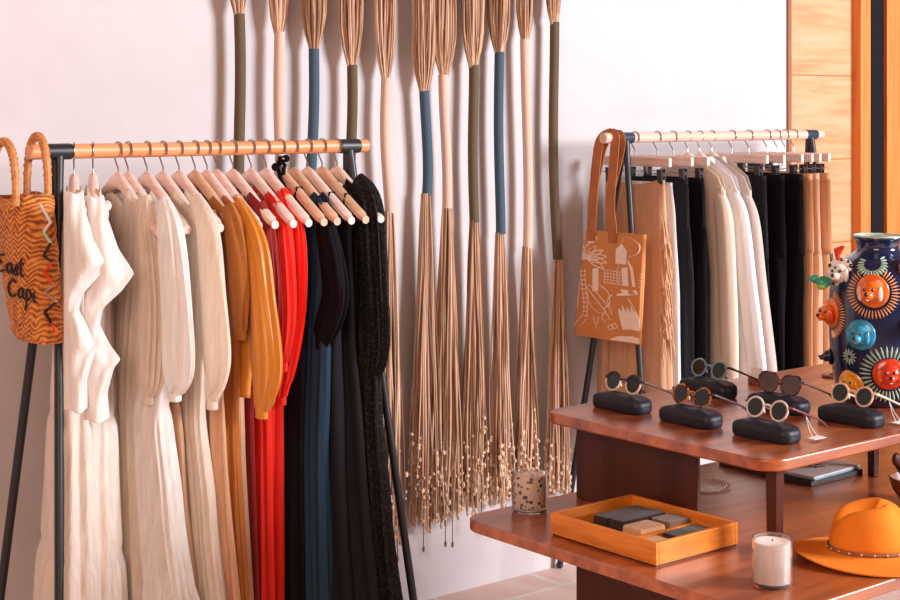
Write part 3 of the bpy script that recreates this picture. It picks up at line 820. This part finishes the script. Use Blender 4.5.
# ------------------------------------------------------------------ tote bag
tx_ = X_of(606, RY)+.028
tb = thing('tote_bag', 'rust canvas tote bag with cream line-art print and leather straps', 'bag', (tx_, RY, RZ), 0)
st_ = Slot(606, RY, RZ)
def ty(u): return -(u-606)/st_.k
def tz(v): return -(v-st_.v0)/st_.sc
m = MB(); R = []
for i in range(21):
    s = i/20
    yl = lerp(ty(588), ty(575.5), s); yr = lerp(ty(646), ty(642), s); z = lerp(tz(233), tz(343), s)
    yc, hw = (yl+yr)/2, (yl-yr)/2; dep = .008+.010*sin(pi*s)
    R.append([(x-.035+.003*sin(y*30+s*5), y+yc, z) for x, y, a, b in oval(60, hw, hw, dep, p=.5)])
m.rings(R, caps=False); m.f.append(tuple(range(len(m.v)-60, len(m.v)))); m.build('canvas_body', 'totecloth', tb, solid=.002)
def tface(y, z):
    s = max(0, min(1, (tz(233)-z)/(tz(233)-tz(343)))); dep = .008+.010*sin(pi*s)
    yl = lerp(ty(588), ty(575.5), s); yr = lerp(ty(646), ty(642), s); yc, hw = (yl+yr)/2, (yl-yr)/2
    c = min(1, abs((y-yc)/hw))**(1/.9); yy = y-yc
    return -.035+.003*sin(yy*30+s*5)-dep*(sqrt(max(0,1-c*c))**.5)-.0025
def tclamp(y, z):
    zt_, zb_ = tz(233), tz(343); z = max(zb_+.004, min(zt_-.004, z)); s = (zt_-z)/(zt_-zb_)
    return max(lerp(ty(646), ty(642), s)+.004, min(lerp(ty(588), ty(575.5), s)-.004, y)), z
pr = MB()
# print in a 432 x 600 drawing of the bag seen in the photograph
def tp(x, y): return (570+x/4.8, 225+y/4.8)
def line(pts, w=.0022, n=None):
    S = spline(pts, n or max(8, 5*len(pts))) if len(pts) > 2 else [pts[0], tuple((a+b)/2 for a, b in zip(*pts)), pts[1]]
    out = []
    for a, b in S:
        u, v = tp(a, b); y, z = tclamp(ty(u), tz(v)); out.append((tface(y, z), y, z))
    pr.tube(out, w, 6, flat=.5)
def patch(poly):
    pts = []
    for a, b in poly:
        u, v = tp(a, b); y, z = tclamp(ty(u), tz(v)); pts.append((tface(y, z)-.0005, y, z))
    c = sum((Vector(p) for p in pts), Vector())/len(pts); o = len(pr.v); pr.v += [tuple(c)]+pts
    n = len(pts)
    for i in range(n): pr.f.append((o, o+1+i, o+1+(i+1) % n))
line([(62,235),(75,300),(85,380),(80,450),(45,500),(35,520)]); line([(95,230),(98,300),(105,380),(102,450),(75,505),(45,525)])
for k in range(11):
    y = 245+k*22; line([(64+k*1.5,y),(99+k*.8,y-4)], .0018)
for a in range(9):
    an = radians(-160+a*24); x0, y0 = 105, 180
    x1, y1 = x0+95*cos(an), y0+85*sin(an)*.9
    mx_, my_ = (x0+x1)/2+18*sin(an), (y0+y1)/2-18*cos(an)
    line([(x0,y0),(mx_,my_),(x1,y1)]); line([(x0,y0),(mx_-26*sin(an),my_+26*cos(an)),(x1,y1)])
patch([(240,120),(268,88),(294,120),(294,188),(240,188)])
patch([(100,60),(130,45),(150,75),(135,100),(110,105),(98,85)])
patch([(135,225),(162,215),(165,330),(135,335)])
line([(272,85),(275,60),(310,62),(345,90),(340,130),(305,150)]); line([(258,190),(250,230),(255,290)])
for k in range(6): line([(190+k*14,225),(192+k*14,285)], .0018)
for k in range(5): line([(185,225+k*15),(355,228+k*15)], .0013)
patch([(270,205),(300,200),(305,290),(275,292)]); patch([(300,160),(325,205),(335,290),(322,290),(312,210),(298,175)])
patch([(262,310),(340,305),(345,325),(300,335),(245,345),(250,332),(275,325)])
for dx, dy, h in ((0,0,1),(22,-8,.9),(42,0,1),(60,5,.8),(-16,20,.7)):
    patch([(285+dx,500+dy*.3),(268+dx,430),(280+dx-10,380+60*(1-h)),(300+dx,440),(305+dx,500)])
line([(100,310),(140,360),(190,420),(215,465)]); line([(115,300),(165,350),(215,410),(222,440)]); line([(170,300),(205,330),(215,380),(190,410)])
line([(190,430),(180,460),(195,480)]); line([(225,340),(205,370),(215,400)]); line([(105,340),(120,400),(150,430),(195,440)])
line([(135,455),(140,490),(155,490),(160,455)]); line([(147,490),(147,515)]); 
for cx, cy in ((215,500),(232,492)):
    line([(cx-13,cy),(cx,cy-12),(cx+13,cy),(cx,cy+12),(cx-13,cy)], .0018)
patch([(212,578),(215,555),(250,538),(310,530),(365,535),(368,582),(290,584)])
line([(45,300),(42,430)]); line([(300,350),(330,400),(352,480)]); 
pr.build('line_art_print', 'print', tb, smooth=False)
def strapm(pts, w, th=.0035):
    m = MB(); R = []; P_ = [Vector(p) for p in spline(pts, 30)]
    for i, p in enumerate(P_):
        t = (P_[min(29,i+1)]-P_[max(0,i-1)]).normalized(); side = Vector((.25,-1,0)); side = (side-t*side.dot(t)).normalized(); nn = t.cross(side)
        R.append([p+side*w+nn*th/2, p-side*w+nn*th/2, p-side*w-nn*th/2, p+side*w-nn*th/2])
    m.rings(R); return m
zb = tz(238)
for (x0, ya, yb, xo) in ((-.052, ty(596), ty(617), -.008), (-.018, ty(596)+.036, ty(617)+.036, .028)):
    m = strapm([(x0, ya, zb-.02), (x0+.01, ya+.004, zb+.1), (xo-.02, ya*.3+.03, -.06), (xo-.016, .026, .0), (xo, .002, .0205), (xo, -.024, .006),
                (xo-.006, -.028, -.05), (x0+.01, yb+.02, zb+.12), (x0, yb, zb+.03), (x0, yb, zb-.02)], .018 if xo < 0 else .012)
    m.build('strap', 'leather', tb, smooth=False)
# ------------------------------------------------------------------ table
TZ = .78; UZ = H-.72; TH = .026
def rrect(x0, y0, x1, y1, r, n=8):
    out = []
    for cx, cy, a0 in ((x1-r,y1-r,0),(x0+r,y1-r,90),(x0+r,y0+r,180),(x1-r,y0+r,270)):
        for k in range(n+1):
            a = radians(a0+90*k/n); out.append((cx+r*cos(a), cy+r*sin(a)))
    return out
tt = thing('display_table', 'two-tier reddish walnut display table in the foreground', 'table', (3.2, 2.3, 0))
def tl(x, y): return x-3.2, y-2.3
x0, y0 = tl(2.245, 1.82); x1, y1 = tl(4.3, 2.72)
MB().prism(rrect(x0, y0, x1, y1, .06), TZ-TH, TZ).build('lower_top', 'table', tt, bevel=.004)
x0, y0 = tl(2.498, 2.03); x1, y1 = tl(4.15, 2.722)
MB().prism(rrect(x0, y0, x1, y1, .055), UZ-TH, UZ).build('upper_tier', 'table', tt, bevel=.004)
pa = tl(2.572, 2.295); pb = tl(2.584, 2.678)
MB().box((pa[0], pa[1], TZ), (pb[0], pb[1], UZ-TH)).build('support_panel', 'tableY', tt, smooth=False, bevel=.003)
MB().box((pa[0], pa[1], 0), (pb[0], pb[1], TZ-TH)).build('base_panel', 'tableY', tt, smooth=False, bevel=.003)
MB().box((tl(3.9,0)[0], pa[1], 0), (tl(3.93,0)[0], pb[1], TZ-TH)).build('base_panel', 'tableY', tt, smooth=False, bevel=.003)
for (lx, ly, w) in ((2.572, 2.080, .0145), (3.305, 2.36, .012), (4.05, 2.1, .016)):
    a, b = tl(lx, ly)
    m = MB(); m.rings([[(a-w*.85,b-w*.85,TZ),(a+w*.85,b-w*.85,TZ),(a+w*.85,b+w*.85,TZ),(a-w*.85,b+w*.85,TZ)],
                       [(a-w,b-w,UZ-TH),(a+w,b-w,UZ-TH),(a+w,b+w,UZ-TH),(a-w,b+w,UZ-TH)]])
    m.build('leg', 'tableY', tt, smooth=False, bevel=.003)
# ------------------------------------------------------------------ sunglasses & cases
def case(X, Y, label):
    t = thing('glasses_case', label, 'glasses case', (X, Y, UZ), 0, 'dark glasses cases on the upper tier')
    L_, W_ = .080, .032
    def ring(z, k, arch=0):
        out = []
        for x, y in rrect(-W_, -L_, W_, L_, .022, 5):
            out.append((x*k, y*(1-(1-k)*.45), z-arch*(y/L_)**2))
        return out
    MB().rings([ring(0,.86), ring(.003,.95), ring(.010,1.0), ring(.0185,1.0)]).build('base', 'case', t)
    MB().rings([ring(.019,1.0), ring(.029,.985,.004), ring(.037,.91,.008), ring(.042,.77,.010), ring(.0445,.5,.010), ring(.0450,.2,.010)]).build('lid', 'case', t, ang=60)
    return t
def glasses(X, Y, label, rim, temple, lens, shape, rl=.0225, tagged=False, topmat=None):
    t = thing('sunglasses', label, 'sunglasses', (X, Y, UZ+.0445), 0, 'sunglasses standing on their cases')
    tilt = radians(17)
    Rm = Matrix.Rotation(tilt, 4, 'Y')
    def W(p): 
        q = Rm @ Vector(p); return (q.x, q.y, q.z+.0195)
    def outline(s, r, n=30):
        pts = []
        for k in range(n):
            a = 2*pi*k/n; y, z = r*cos(a), r*sin(a)*.94
            if shape == 'cat':
                y = r*1.10*math.copysign(abs(cos(a))**.72, cos(a)); z = r*.86*math.copysign(abs(sin(a))**.8, sin(a))
                if z > 0: z *= 1+.25*max(0, cos(a))**1.2
                if z < 0: y *= .94
            else:
                if z < 0: y *= .97
            pts.append((0, s*(.033+y), z))
        return pts
    for s in (-1, 1):
        m = MB(); m.tube([W(p) for p in outline(s, rl)], .0025, 8, closed=True, flat=1.0); o = m.build('rim', rim, t)
        m = MB(); lo = outline(s, rl*.96); k = len(lo)
        m.rings([[W((-.0008,p[1],p[2])) for p in lo], [W((.0008,p[1],p[2])) for p in lo]]); m.build('lens', lens, o)
        m = MB(); yo = s*(.033+rl*1.03)
        m.tube([W((0,yo,.010)), W((.004,yo+s*.006,.0105)), W((.012,yo+s*.0075,.010)), W((.06,yo+s*.007,.007)), W((.105,yo+s*.004,.004)), W((.125,yo+s*.002,-.000)), W((.142,yo,-.006))],
               [.0032,.0034,.003,.0024,.0024,.003,.0028], 8, up=(0,0,1)); m.build('temple', temple, t)
        m = MB(); m.ball(W((.005, s*.010,-.006)), (.002,.002,.005), 8, 6); m.build('nose_pad', 'fr_clear', t)
    m = MB(); m.tube([W((0,-.0115,.005)), W((-.001,-.005,.0085)), W((-.001,.005,.0085)), W((0,.0115,.005))], .0028, 8); m.build('bridge', topmat or rim, t)
    if topmat:
        for s in (-1,1):
            pts = [p for p in outline(s, rl) if p[2] > .004]; pts.sort(key=lambda p: p[1])
            m = MB(); m.tube([W((-.0006,p[1],p[2])) for p in pts], .0038, 8); m.build('brow', topmat, t)
    if tagged:
        m = MB(); ys = -.058
        p = W((.06,ys,.005)); m.tube([p, (p[0]+.012, ys-.006, -.02), (p[0]+.02, ys-.016, -.038)], .0008, 5); m.tube([p, (p[0]-.004, ys-.012, -.02), (p[0]-.004, ys-.022, -.038)], .0008, 5)
        o = m.build('tag_string', 'paper', t)
        MB().box((p[0]-.012, ys-.034, -.0395), (p[0]+.028, ys-.012, -.0385)).build('price_tag', 'paper', t, smooth=False)
    return t
CS = []
for u, v in ((622,410),(690.5,424),(766,438.5),(708,394.5),(778.5,410.5),(851,423)):
    p = P(u, v, UZ); CS.append((p.x, p.y))
labs = [('dark glasses case under the sunglasses with dark brows, at the left end of the tier','round sunglasses with dark brow and cream lower rims','fr_cream','fr_dark','lens','round',dict(topmat='fr_dark')),
 ('dark glasses case under the round amber tortoiseshell sunglasses','round amber tortoiseshell sunglasses with dark lenses','tort','fr_dark','lens','round',{}),
 ('dark glasses case nearest the table corner, under the pale clear sunglasses','round pale clear-rimmed sunglasses with maroon temples and paper tag','fr_clear','fr_maroon','lens','round',dict(tagged=True)),
 ('dark glasses case under the blue sunglasses, rear row','round blue translucent sunglasses in front of the hanging clothes','fr_blue','fr_dark','lens','round',{}),
 ('dark glasses case under the brown cat-eye sunglasses','brown tortoiseshell cat-eye sunglasses with gradient brown lenses','tortd','fr_dark','lensb','cat',{}),
 ('dark glasses case in front of the vase, under the cream sunglasses','round cream acetate sunglasses in front of the navy vase','fr_cream','fr_cream','lens','round',dict(tagged=True))]
for (x, y), (cl, gl, a, b, c, d, kw) in zip(CS, labs):
    case(x, y, cl); glasses(x+.004, y, gl, a, b, c, d, rl=.0262 if d == 'cat' else .0228, **kw)
# small things at the back of the upper tier
p = P(832, 377, UZ)
m = MB(); m.rings([[(.022*cos(2*pi*j/40)+.006*cos(2*pi*k/8)*cos(2*pi*j/40), .022*sin(2*pi*j/40)+.006*cos(2*pi*k/8)*sin(2*pi*j/40), .004+.004*sin(2*pi*k/8)) for k in range(8)] for j in range(40)], closed=True)
o = m.build('bracelet', 'bowl'); o.location = p; tag(o, 'small brown wooden bangle lying left of the vase', 'bracelet')
p = P(757, 385, UZ)
t = thing('sign_block', 'little brown block holding a white card behind the cat-eye sunglasses', 'card holder', p)
MB().box((-.011,-.022,0), (.011,.022,.018)).build('block', 'bowl', t, bevel=.002, smooth=False)
MB().box((-.001,-.02,.0185), (.001,.02,.045)).build('card', 'paper', t, smooth=False)
# ------------------------------------------------------------------ vase
vp = P(878, 402, UZ)
vz = thing('vase', 'navy ceramic vase covered in colourful moulded animal heads', 'vase', vp)
d_ = SA*vp.x+CA*vp.y; pm = d_/FP
def vh(v): return (402-v)*pm*1.0
vprof = [(30,402),(36,400),(40,392),(44,375),(47,350),(48,325),(48,300),(46.5,283),(43,270),(36,260),(26,254),(21.5,250),(20.5,246),(22,241),(24.5,238),(24.5,236)]
PR = [(r*pm, vh(v)) for r, v in vprof]
fine = spline(PR, 60)
inner = [(max(.01, r-.006), z) for r, z in reversed(fine[4:])]
MB().lathe([(max(r, .001), z) for r, z in fine]+inner, 64).build('vessel', 'vase', vz, ang=50)
MB().lathe([(24.0*pm, vh(236.6)), (24.9*pm, vh(236.2)), (24.9*pm, vh(234.8)), (23.2*pm, vh(234.8)), (22.9*pm, vh(236.0))], 48).build('rim', 'g_mint', vz)
tocam = Vector((-vp.x, -vp.y, 0)).normalized(); rgt = Vector((0,0,1)).cross(tocam)
def vr(z):
    for (r0, z0), (r1, z1) in zip(fine, fine[1:]):
        if z0 <= z <= z1: return lerp(r0, r1, (z-z0)/max(1e-6, z1-z0))
    return PR[-1][0]
def frame(u, v):
    z = vh(v); r = vr(z); ph = asin(max(-1, min(1, (u-878)*pm/r)))
    n = tocam*cos(ph)+rgt*sin(ph); tn = Vector((0,0,1)).cross(n)
    return n*r+Vector((0,0,z)), n, tn
def head(u, v, s, mat, earmat=None, yaw=0, back=True, nosemat='g_black', name='animal_head'):
    c, n, tn = frame(u, v); up = Vector((0,0,1)); s = s*pm
    nn = (n*cos(yaw)+tn*sin(yaw)).normalized(); tt_ = up.cross(nn)
    B = Matrix((tt_, nn, up)).transposed().to_4x4()
    m = MB()
    if back: m.ball(c, (s*1.0, s*.28, s*1.0), 24, 14, B)
    m.ball(c+nn*s*.35, (s*.68, s*.5, s*.64), 20, 12, B)
    m.ball(c+nn*s*.85-up*s*.18, (s*.34, s*.42, s*.30), 16, 10, B)
    o = m.build(name, mat, vz, ang=80)
    for q in (-1, 1):
        e = MB(); e.ball(c+nn*s*.5+tt_*q*s*.6-up*s*.1, (s*.17, s*.22, s*.46), 12, 8, B); e.build('ear', earmat or mat, o)
        e = MB(); e.ball(c+nn*s*.80+tt_*q*s*.25+up*s*.16, s*.10, 8, 6); e.build('eye', 'g_black' if mat != 'g_black' else 'g_white', o)
    e = MB(); e.ball(c+nn*s*1.25-up*s*.08, (s*.13,)*3, 10, 6); e.build('nose', nosemat, o)
    e = MB(); e.ball(c+nn*s*1.05-up*s*.42, (s*.12, s*.2, s*.06), 10, 6, B); e.build('tongue', 'g_red' if mat not in ('g_red','g_orange') else 'g_skin', o)
    return o
def rays(u, v, r0, r1, n, mat, w=.9, span=(0,360)):
    m = MB(); c0, n0, t0 = frame(u, v)
    for k in range(n):
        a = radians(lerp(span[0], span[1], k/n)); pts = []
        for rr, ww in ((r0, w*.5), (lerp(r0, r1, .6), w), (r1, w*.3)):
            du, dv = rr*cos(a), rr*sin(a)
            # walk on the surface
            z = vh(v)-dv*pm; z = max(.005, min(PR[-1][1]-.01, z)); r = vr(z)
            ph = atan2(n0.dot(rgt), n0.dot(tocam))+du*pm/vr(vh(v))
            nn = tocam*cos(ph)+rgt*sin(ph); pts.append((nn*(r+.0012)+Vector((0,0,z)), ww*pm))
        m.tube([q[0] for q in pts], [q[1] for q in pts], 6)
    return m.build('petal_ring', mat, vz)
rays(873,287,18,26,36,'g_apricot',.9,(-55,235)); head(873,286,16.5,'g_orange','g_skin',yaw=-.2)
rays(888,367,17,28,34,'g_mint',1.1); head(888,366,15.5,'g_red','g_orange',yaw=-.1)
head(862,329,15,'g_blue','g_blue',yaw=.0); head(843,271,15,'g_white','g_white',yaw=.5)
rays(833,313,17,25,22,'g_apricot',.8,(-70,90)); head(834,312,14.5,'g_orange','g_red',yaw=.3)
head(853,378,13.5,'g_yellow','g_yellow',yaw=.2); head(832,357,9,'g_navy','g_black',yaw=-.2,back=True)
head(908,320,12,'g_black','g_black',yaw=.1,nosemat='g_white'); head(904,264,11,'g_purple','g_purple',yaw=.2)
rays(851,352,2,8,12,'g_mint',.8); rays(873,259,8,14,18,'g_mint',1.3,(-20,200))
# spots on the white dog, its red ear, and the small bird in its mouth
c, n, tn = frame(843,271); s = 15*pm
m = MB()
nv = (n*cos(.5)+tn*sin(.5)).normalized(); tv = Vector((0,0,1)).cross(nv)
for a, b, q in ((.75,.5,.16),(-.75,.45,.13),(.1,.88,.13),(.9,-.1,.14),(.35,-.82,.14),(-.5,-.75,.12),(-.88,-.15,.12),(.55,.78,.11)):
    m.ball(c+nv*s*.30*sqrt(max(0,1-a*a-b*b))+tv*a*s+Vector((0,0,b*s)), s*q, 8, 6)
for a, b in ((.5,.3),(.35,-.35),(-.1,.6)):
    m.ball(c+nv*s*(.35+.5*sqrt(1-a*a-b*b))+tv*a*s*.68+Vector((0,0,b*s*.64)), s*.10, 8, 6)
m.build('spots', 'g_black', vz)
m = MB(); m.tube([c+n*s*.3+Vector((0,0,s*.9)), c+n*s*.5+tn*s*.3+Vector((0,0,s*1.5)), c+n*s*.3+tn*s*.7+Vector((0,0,s*1.8))], [s*.12,s*.28,s*.1], 10); m.build('horn', 'g_red', vz)
c2 = c-rgt*s*1.15-Vector((0,0,s*.6))+tocam*s*.55
m = MB(); m.ball(c2, (s*.55,s*.45,s*.42), 16, 10); m.ball(c2-rgt*s*.55+Vector((0,0,s*.2)), s*.3, 12, 8); m.tube([c2-rgt*s*.8+Vector((0,0,s*.2)), c2-rgt*s*1.1+Vector((0,0,s*.1))], [s*.13,s*.02], 8)
m.tube([c2, c2+rgt*s*.9+Vector((0,0,s*.2))], [s*.25,s*.1], 8)
o = m.build('bird_figure', 'g_green', vz)
m = MB(); m.ball(c2-Vector((0,0,s*.25))-rgt*s*.1+tocam*s*.2, (s*.35,s*.3,s*.25), 12, 8); m.build('wing', 'g_lime', o)
# ------------------------------------------------------------------ things on the lower top
p = P(529.5, 510.5, TZ)
t = thing('petal_glass', 'glass tumbler packed with dark and pink dried petals, left on the lower shelf', 'candle', p)
MB().lathe([(.001,.003),(.034,.003),(.037,.006),(.0375,.088),(.0405,.089),(.0405,.005),(.037,0),(.001,0)][::-1], 40).build('tumbler', 'glass', t)
MB().lathe([(.001,.012),(.0355,.012),(.0362,.016),(.0362,.078),(.034,.083),(.001,.084)], 40).build('petal_filling', 'floral', t)
p = P(772, 585, TZ)
t = thing('candle', 'white candle in a clear glass tumbler beside the hat', 'candle', p)
MB().lathe([(.001,.004),(.034,.004),(.036,.008),(.0365,.092),(.0392,.093),(.0395,.006),(.036,0),(.001,0)][::-1], 48).build('tumbler', 'glass', t)
MB().lathe([(.001,.009),(.0345,.009),(.0355,.013),(.0357,.084),(.034,.086),(.001,.085)], 48).build('wax', 'wax', t)
MB().tube([(0,0,.084),(.001,0,.090)], .0012, 6).build('wick', 'bookdark', t)
# tray
trx0, trx1, try0, try1 = 2.303, 2.556, 2.165, 2.478
t = thing('wooden_tray', 'open orange-brown wooden tray of folded scarves beside the support panel', 'tray', ((trx0+trx1)/2, (try0+try1)/2, TZ))
hx, hy, hz, w = (trx1-trx0)/2, (try1-try0)/2, .050, .009
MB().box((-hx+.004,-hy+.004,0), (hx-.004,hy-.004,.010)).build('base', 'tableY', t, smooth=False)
for nm, a, b in (('side_wall', (-hx,-hy,.004), (-hx+w,hy,hz)), ('side_wall', (hx-w,-hy,.004), (hx,hy,hz)), ('side_wall', (-hx+w,-hy,.004), (hx-w,-hy+w,hz)), ('side_wall', (-hx+w,hy-w,.004), (hx-w,hy,hz))):
    MB().box(a, b).build(nm, 'traywood', t, smooth=False, bevel=.0015)
MB().box((-hx+w,-.05,.010), (hx-w,-.044,.03)).build('divider', 'traywood', t, smooth=False)
def folded(x, y, z, dx, dy, dz, mat, label, rz=0):
    m = MB(); R = []
    o = thing('folded_scarf', label, 'scarf', (x, y, z), rz, 'folded scarves in the wooden tray')
    R = []
    for zz_, k in ((0,.96),(dz*.2,1),(dz*.8,1),(dz,.95)):
        R.append([(a*k, b*k, zz_) for a, b in rrect(-dx, -dy, dx, dy, .006, 3)])
    m.rings(R); m.build('cloth', mat, o, ang=50); 
    MB().tube([(-dx-.0002, -dy*.9, dz*.5), (-dx-.0002, dy*.9, dz*.5)], .001, 5).build('fold_edge', mat, o)
cx, cy = (trx0+trx1)/2, (try0+try1)/2
folded(cx+.03, cy+.092, TZ+.0104, .07, .022, .028, 'fold1', 'dark folded scarf at the left end of the tray', 0)
folded(cx+.03, cy+.045, TZ+.0104, .07, .021, .030, 'fold1', 'dark brown folded scarf second from the left in the tray', 0)
folded(cx+.075, cy-.010, TZ+.0104, .035, .028, .028, 'fold2', 'taupe folded scarf in the middle of the tray, far side', 0)
folded(cx-.008, cy-.010, TZ+.0104, .040, .028, .026, 'fold3', 'tan folded scarf in the middle of the tray, near side', 0)
folded(cx+.05, cy-.082, TZ+.0104, .055, .024, .020, 'fold1', 'dark folded scarf at the right end of the tray', 0)
folded(cx-.055, cy-.082, TZ+.0104, .038, .024, .016, 'fold3', 'tan folded scarf in the near right corner of the tray', 0)
# hat
hp = P(871, 558, TZ)
ht = thing('fedora_hat', 'orange felt fedora with thin band on the lower shelf', 'hat', (hp.x, hp.y, TZ), radians(-39))
m = MB(); R = []; N = 56
def hatring(rx, ry, z, fn=None):
    out = []
    for j in range(N):
        a = 2*pi*j/N; x, y = rx*cos(a), ry*sin(a); zz_ = z+(fn(a, x, y) if fn else 0); out.append((x, y, zz_))
    return out
brimf = lambda a, x, y: .012*cos(a)**2
rr_ = [(.088,.072,.020,0),(.100,.085,.013,.3),(.120,.106,.008,.6),(.140,.126,.005,.9),(.156,.142,.004,1.0)]
top = [hatring(a, b, z+.002, lambda an, x, y, k=k: k*brimf(an,x,y)) for a, b, z, k in rr_]
bot = [hatring(a, b, z-.001, lambda an, x, y, k=k: k*brimf(an,x,y)) for a, b, z, k in reversed(rr_)]
m.rings(top+bot, caps=False, closed=True); m.build('brim', 'felt', ht, ang=70)
m = MB(); C = []
for (sx, sy, z) in ((.088,.072,.018),(.0865,.071,.03),(.0835,.069,.05),(.080,.066,.07),(.077,.063,.088),(.072,.058,.102),(.064,.050,.111),(.052,.038,.115),(.036,.024,.114),(.018,.012,.112),(.004,.003,.112)):
    def cf(a, x, y, z=z):
        t_ = max(0, (z-.05)/.065)
        crease = -.026*math.exp(-(y/.020)**2)*t_*(1 if True else 0)
        pinch = 0
        return crease+.010*t_*cos(a)
    ring = []
    for j in range(N):
        a = 2*pi*j/N; x, y = sx*cos(a), sy*sin(a); t_ = max(0, (z-.045)/.07)
        pin = 1-.30*t_*math.exp(-((a-.75)/.38)**2)-.30*t_*math.exp(-((2*pi-a-.75)/.38)**2) if True else 1
        ring.append((x*pin, y*pin, z+cf(a, x, y)))
    C.append(ring)
m.rings(C); m.build('crown', 'felt', ht, ang=80, sub=1)
m = MB(); m.rings([hatring(.0895,.0735,.021), hatring(.0900,.0738,.025), hatring(.0886,.0727,.029)], caps=False); b_ = m.build('hat_band', 'band', ht, solid=.002)
m = MB()
for k in range(22):
    a = 2*pi*k/22; m.ball((.0915*cos(a), .0752*sin(a), .0255), .0022, 6, 4)
m.build('band_studs', 'ropelt', b_)
# books
bxc = 3.195; byc = 2.535
t = thing('closed_book', 'dark covered book at the bottom of the pile under the upper tier', 'book', (bxc, byc, TZ), 0)
MB().box((-.105,-.148,0), (.105,.148,.013)).build('cover', 'bookdark', t, smooth=False, bevel=.002)
t = thing('open_magazine', 'open magazine with line drawing lying on the dark book', 'magazine', (bxc, byc, TZ+.0132), radians(3))
MB().box((-.098,-.143,0), (.098,.135,.004)).build('blue_pages', 'pageblue', t, smooth=False)
MB().box((-.099,-.142,.0042), (.099,.136,.009)).build('top_pages', 'paper', t, smooth=False)
m = MB(); rnd = random.Random(3)
for k in range(26):
    a = rnd.uniform(0, 6.28); r0, r1 = rnd.uniform(0,.02), rnd.uniform(.03,.06)
    m.tube([(r0*cos(a), r0*sin(a)-.03, .0093), (r1*cos(a+.3)*.7, r1*sin(a+.3)-.03, .0093), (r1*cos(a+.8), r1*sin(a+.8)*1.2-.03, .0093)], .0008, 4)
m.build('drawing', 'bookdark', t, smooth=False)
p = P(698, 486, TZ)
t = thing('woven_mat', 'round woven lace mat partly hidden behind the support panel', 'place mat', (p.x, p.y, TZ))
m = MB()
for k in range(9):
    r = .010+k*.0072
    m.tube([(r*cos(2*pi*j/44)*(1+.02*cos(j*5.5)), r*sin(2*pi*j/44)*(1+.02*cos(j*5.5)), .003) for j in range(44)], .0024, 6, closed=True)
for k in range(30):
    a = 2*pi*k/30; m.tube([(.008*cos(a), .008*sin(a), .0035), (.071*cos(a), .071*sin(a), .0035)], .0012, 4)
m.build('coil', 'doily', t)
m = MB()
for k in range(36):
    a = 2*pi*k/36; c = Vector((.0745*cos(a), .0745*sin(a), .003)); m.tube([c+Vector((.006*cos(2*pi*j/10), .006*sin(2*pi*j/10), 0)) for j in range(10)], .001, 4, closed=True)
m.build('lace_edge', 'ropelt', t)
p = P(920, 503, TZ)
t = thing('wooden_bowl', 'dark wooden bowl cut by the right edge of the picture', 'bowl', (p.x, p.y, TZ))
MB().lathe([(.001,0),(.035,0),(.045,.006),(.062,.03),(.072,.06),(.070,.062),(.066,.06),(.055,.03),(.036,.011),(.001,.009)], 44).build('shell', 'bowl', t)
t = thing('wooden_scoop', 'reddish wooden scoop standing in the dark bowl', 'scoop', (p.x-.02, p.y, TZ+.02))
MB().tube([(.01,0,-.004),(-.02,.012,.04),(-.045,.02,.085)], [.006,.007,.009], 10).build('handle', 'tableY', t)
MB().ball((-.045,.02,.088), (.014,.008,.016), 12, 8).build('knob', 'tableY', t)
# ------------------------------------------------------------------ light
def area(name, loc, target, size, sizey, energy, color):
    l = bpy.data.lights.new(name, 'AREA'); l.shape = 'RECTANGLE'; l.size = size; l.size_y = sizey; l.energy = energy; l.color = color
    o = bpy.data.objects.new(name, l); COL.objects.link(o); o.location = loc
    o.rotation_euler = (Vector(target)-Vector(loc)).to_track_quat('-Z', 'Y').to_euler(); return o
area('window_light', (6.7,-3.0,3.3), (2.9,3.7,1.0), 2.4, 2.4, 830, (.93,.95,1.0))
area('warm_fill', (-1.0,.3,2.7), (2.3,3.6,1.0), 2.2, 2.0, 88, (1.0,.70,.54))  # added fill lamp, brightens garment sides facing left; no real fixture there
w = bpy.data.worlds.new('world'); scene.world = w; w.use_nodes = True
bg = w.node_tree.nodes['Background']; bg.inputs[0].default_value = (1.0,.44,.26,1); bg.inputs[1].default_value = .20
# ------------------------------------------------------------------ camera
cam = bpy.data.cameras.new('camera'); co = bpy.data.objects.new('camera', cam); COL.objects.link(co)
cam.sensor_width = 36; cam.lens = FP/900*36; cam.shift_y = (HOR-300)/900
co.location = (0,0,H); co.rotation_euler = (pi/2, 0, -YAW); cam.clip_start = .05
scene.camera = co
vs = scene.view_settings
scene.display_settings.display_device = 'sRGB'
vs.view_transform = 'Standard'; vs.look = 'None'; vs.gamma = 1; vs.use_curve_mapping = False; vs.exposure = 0.25
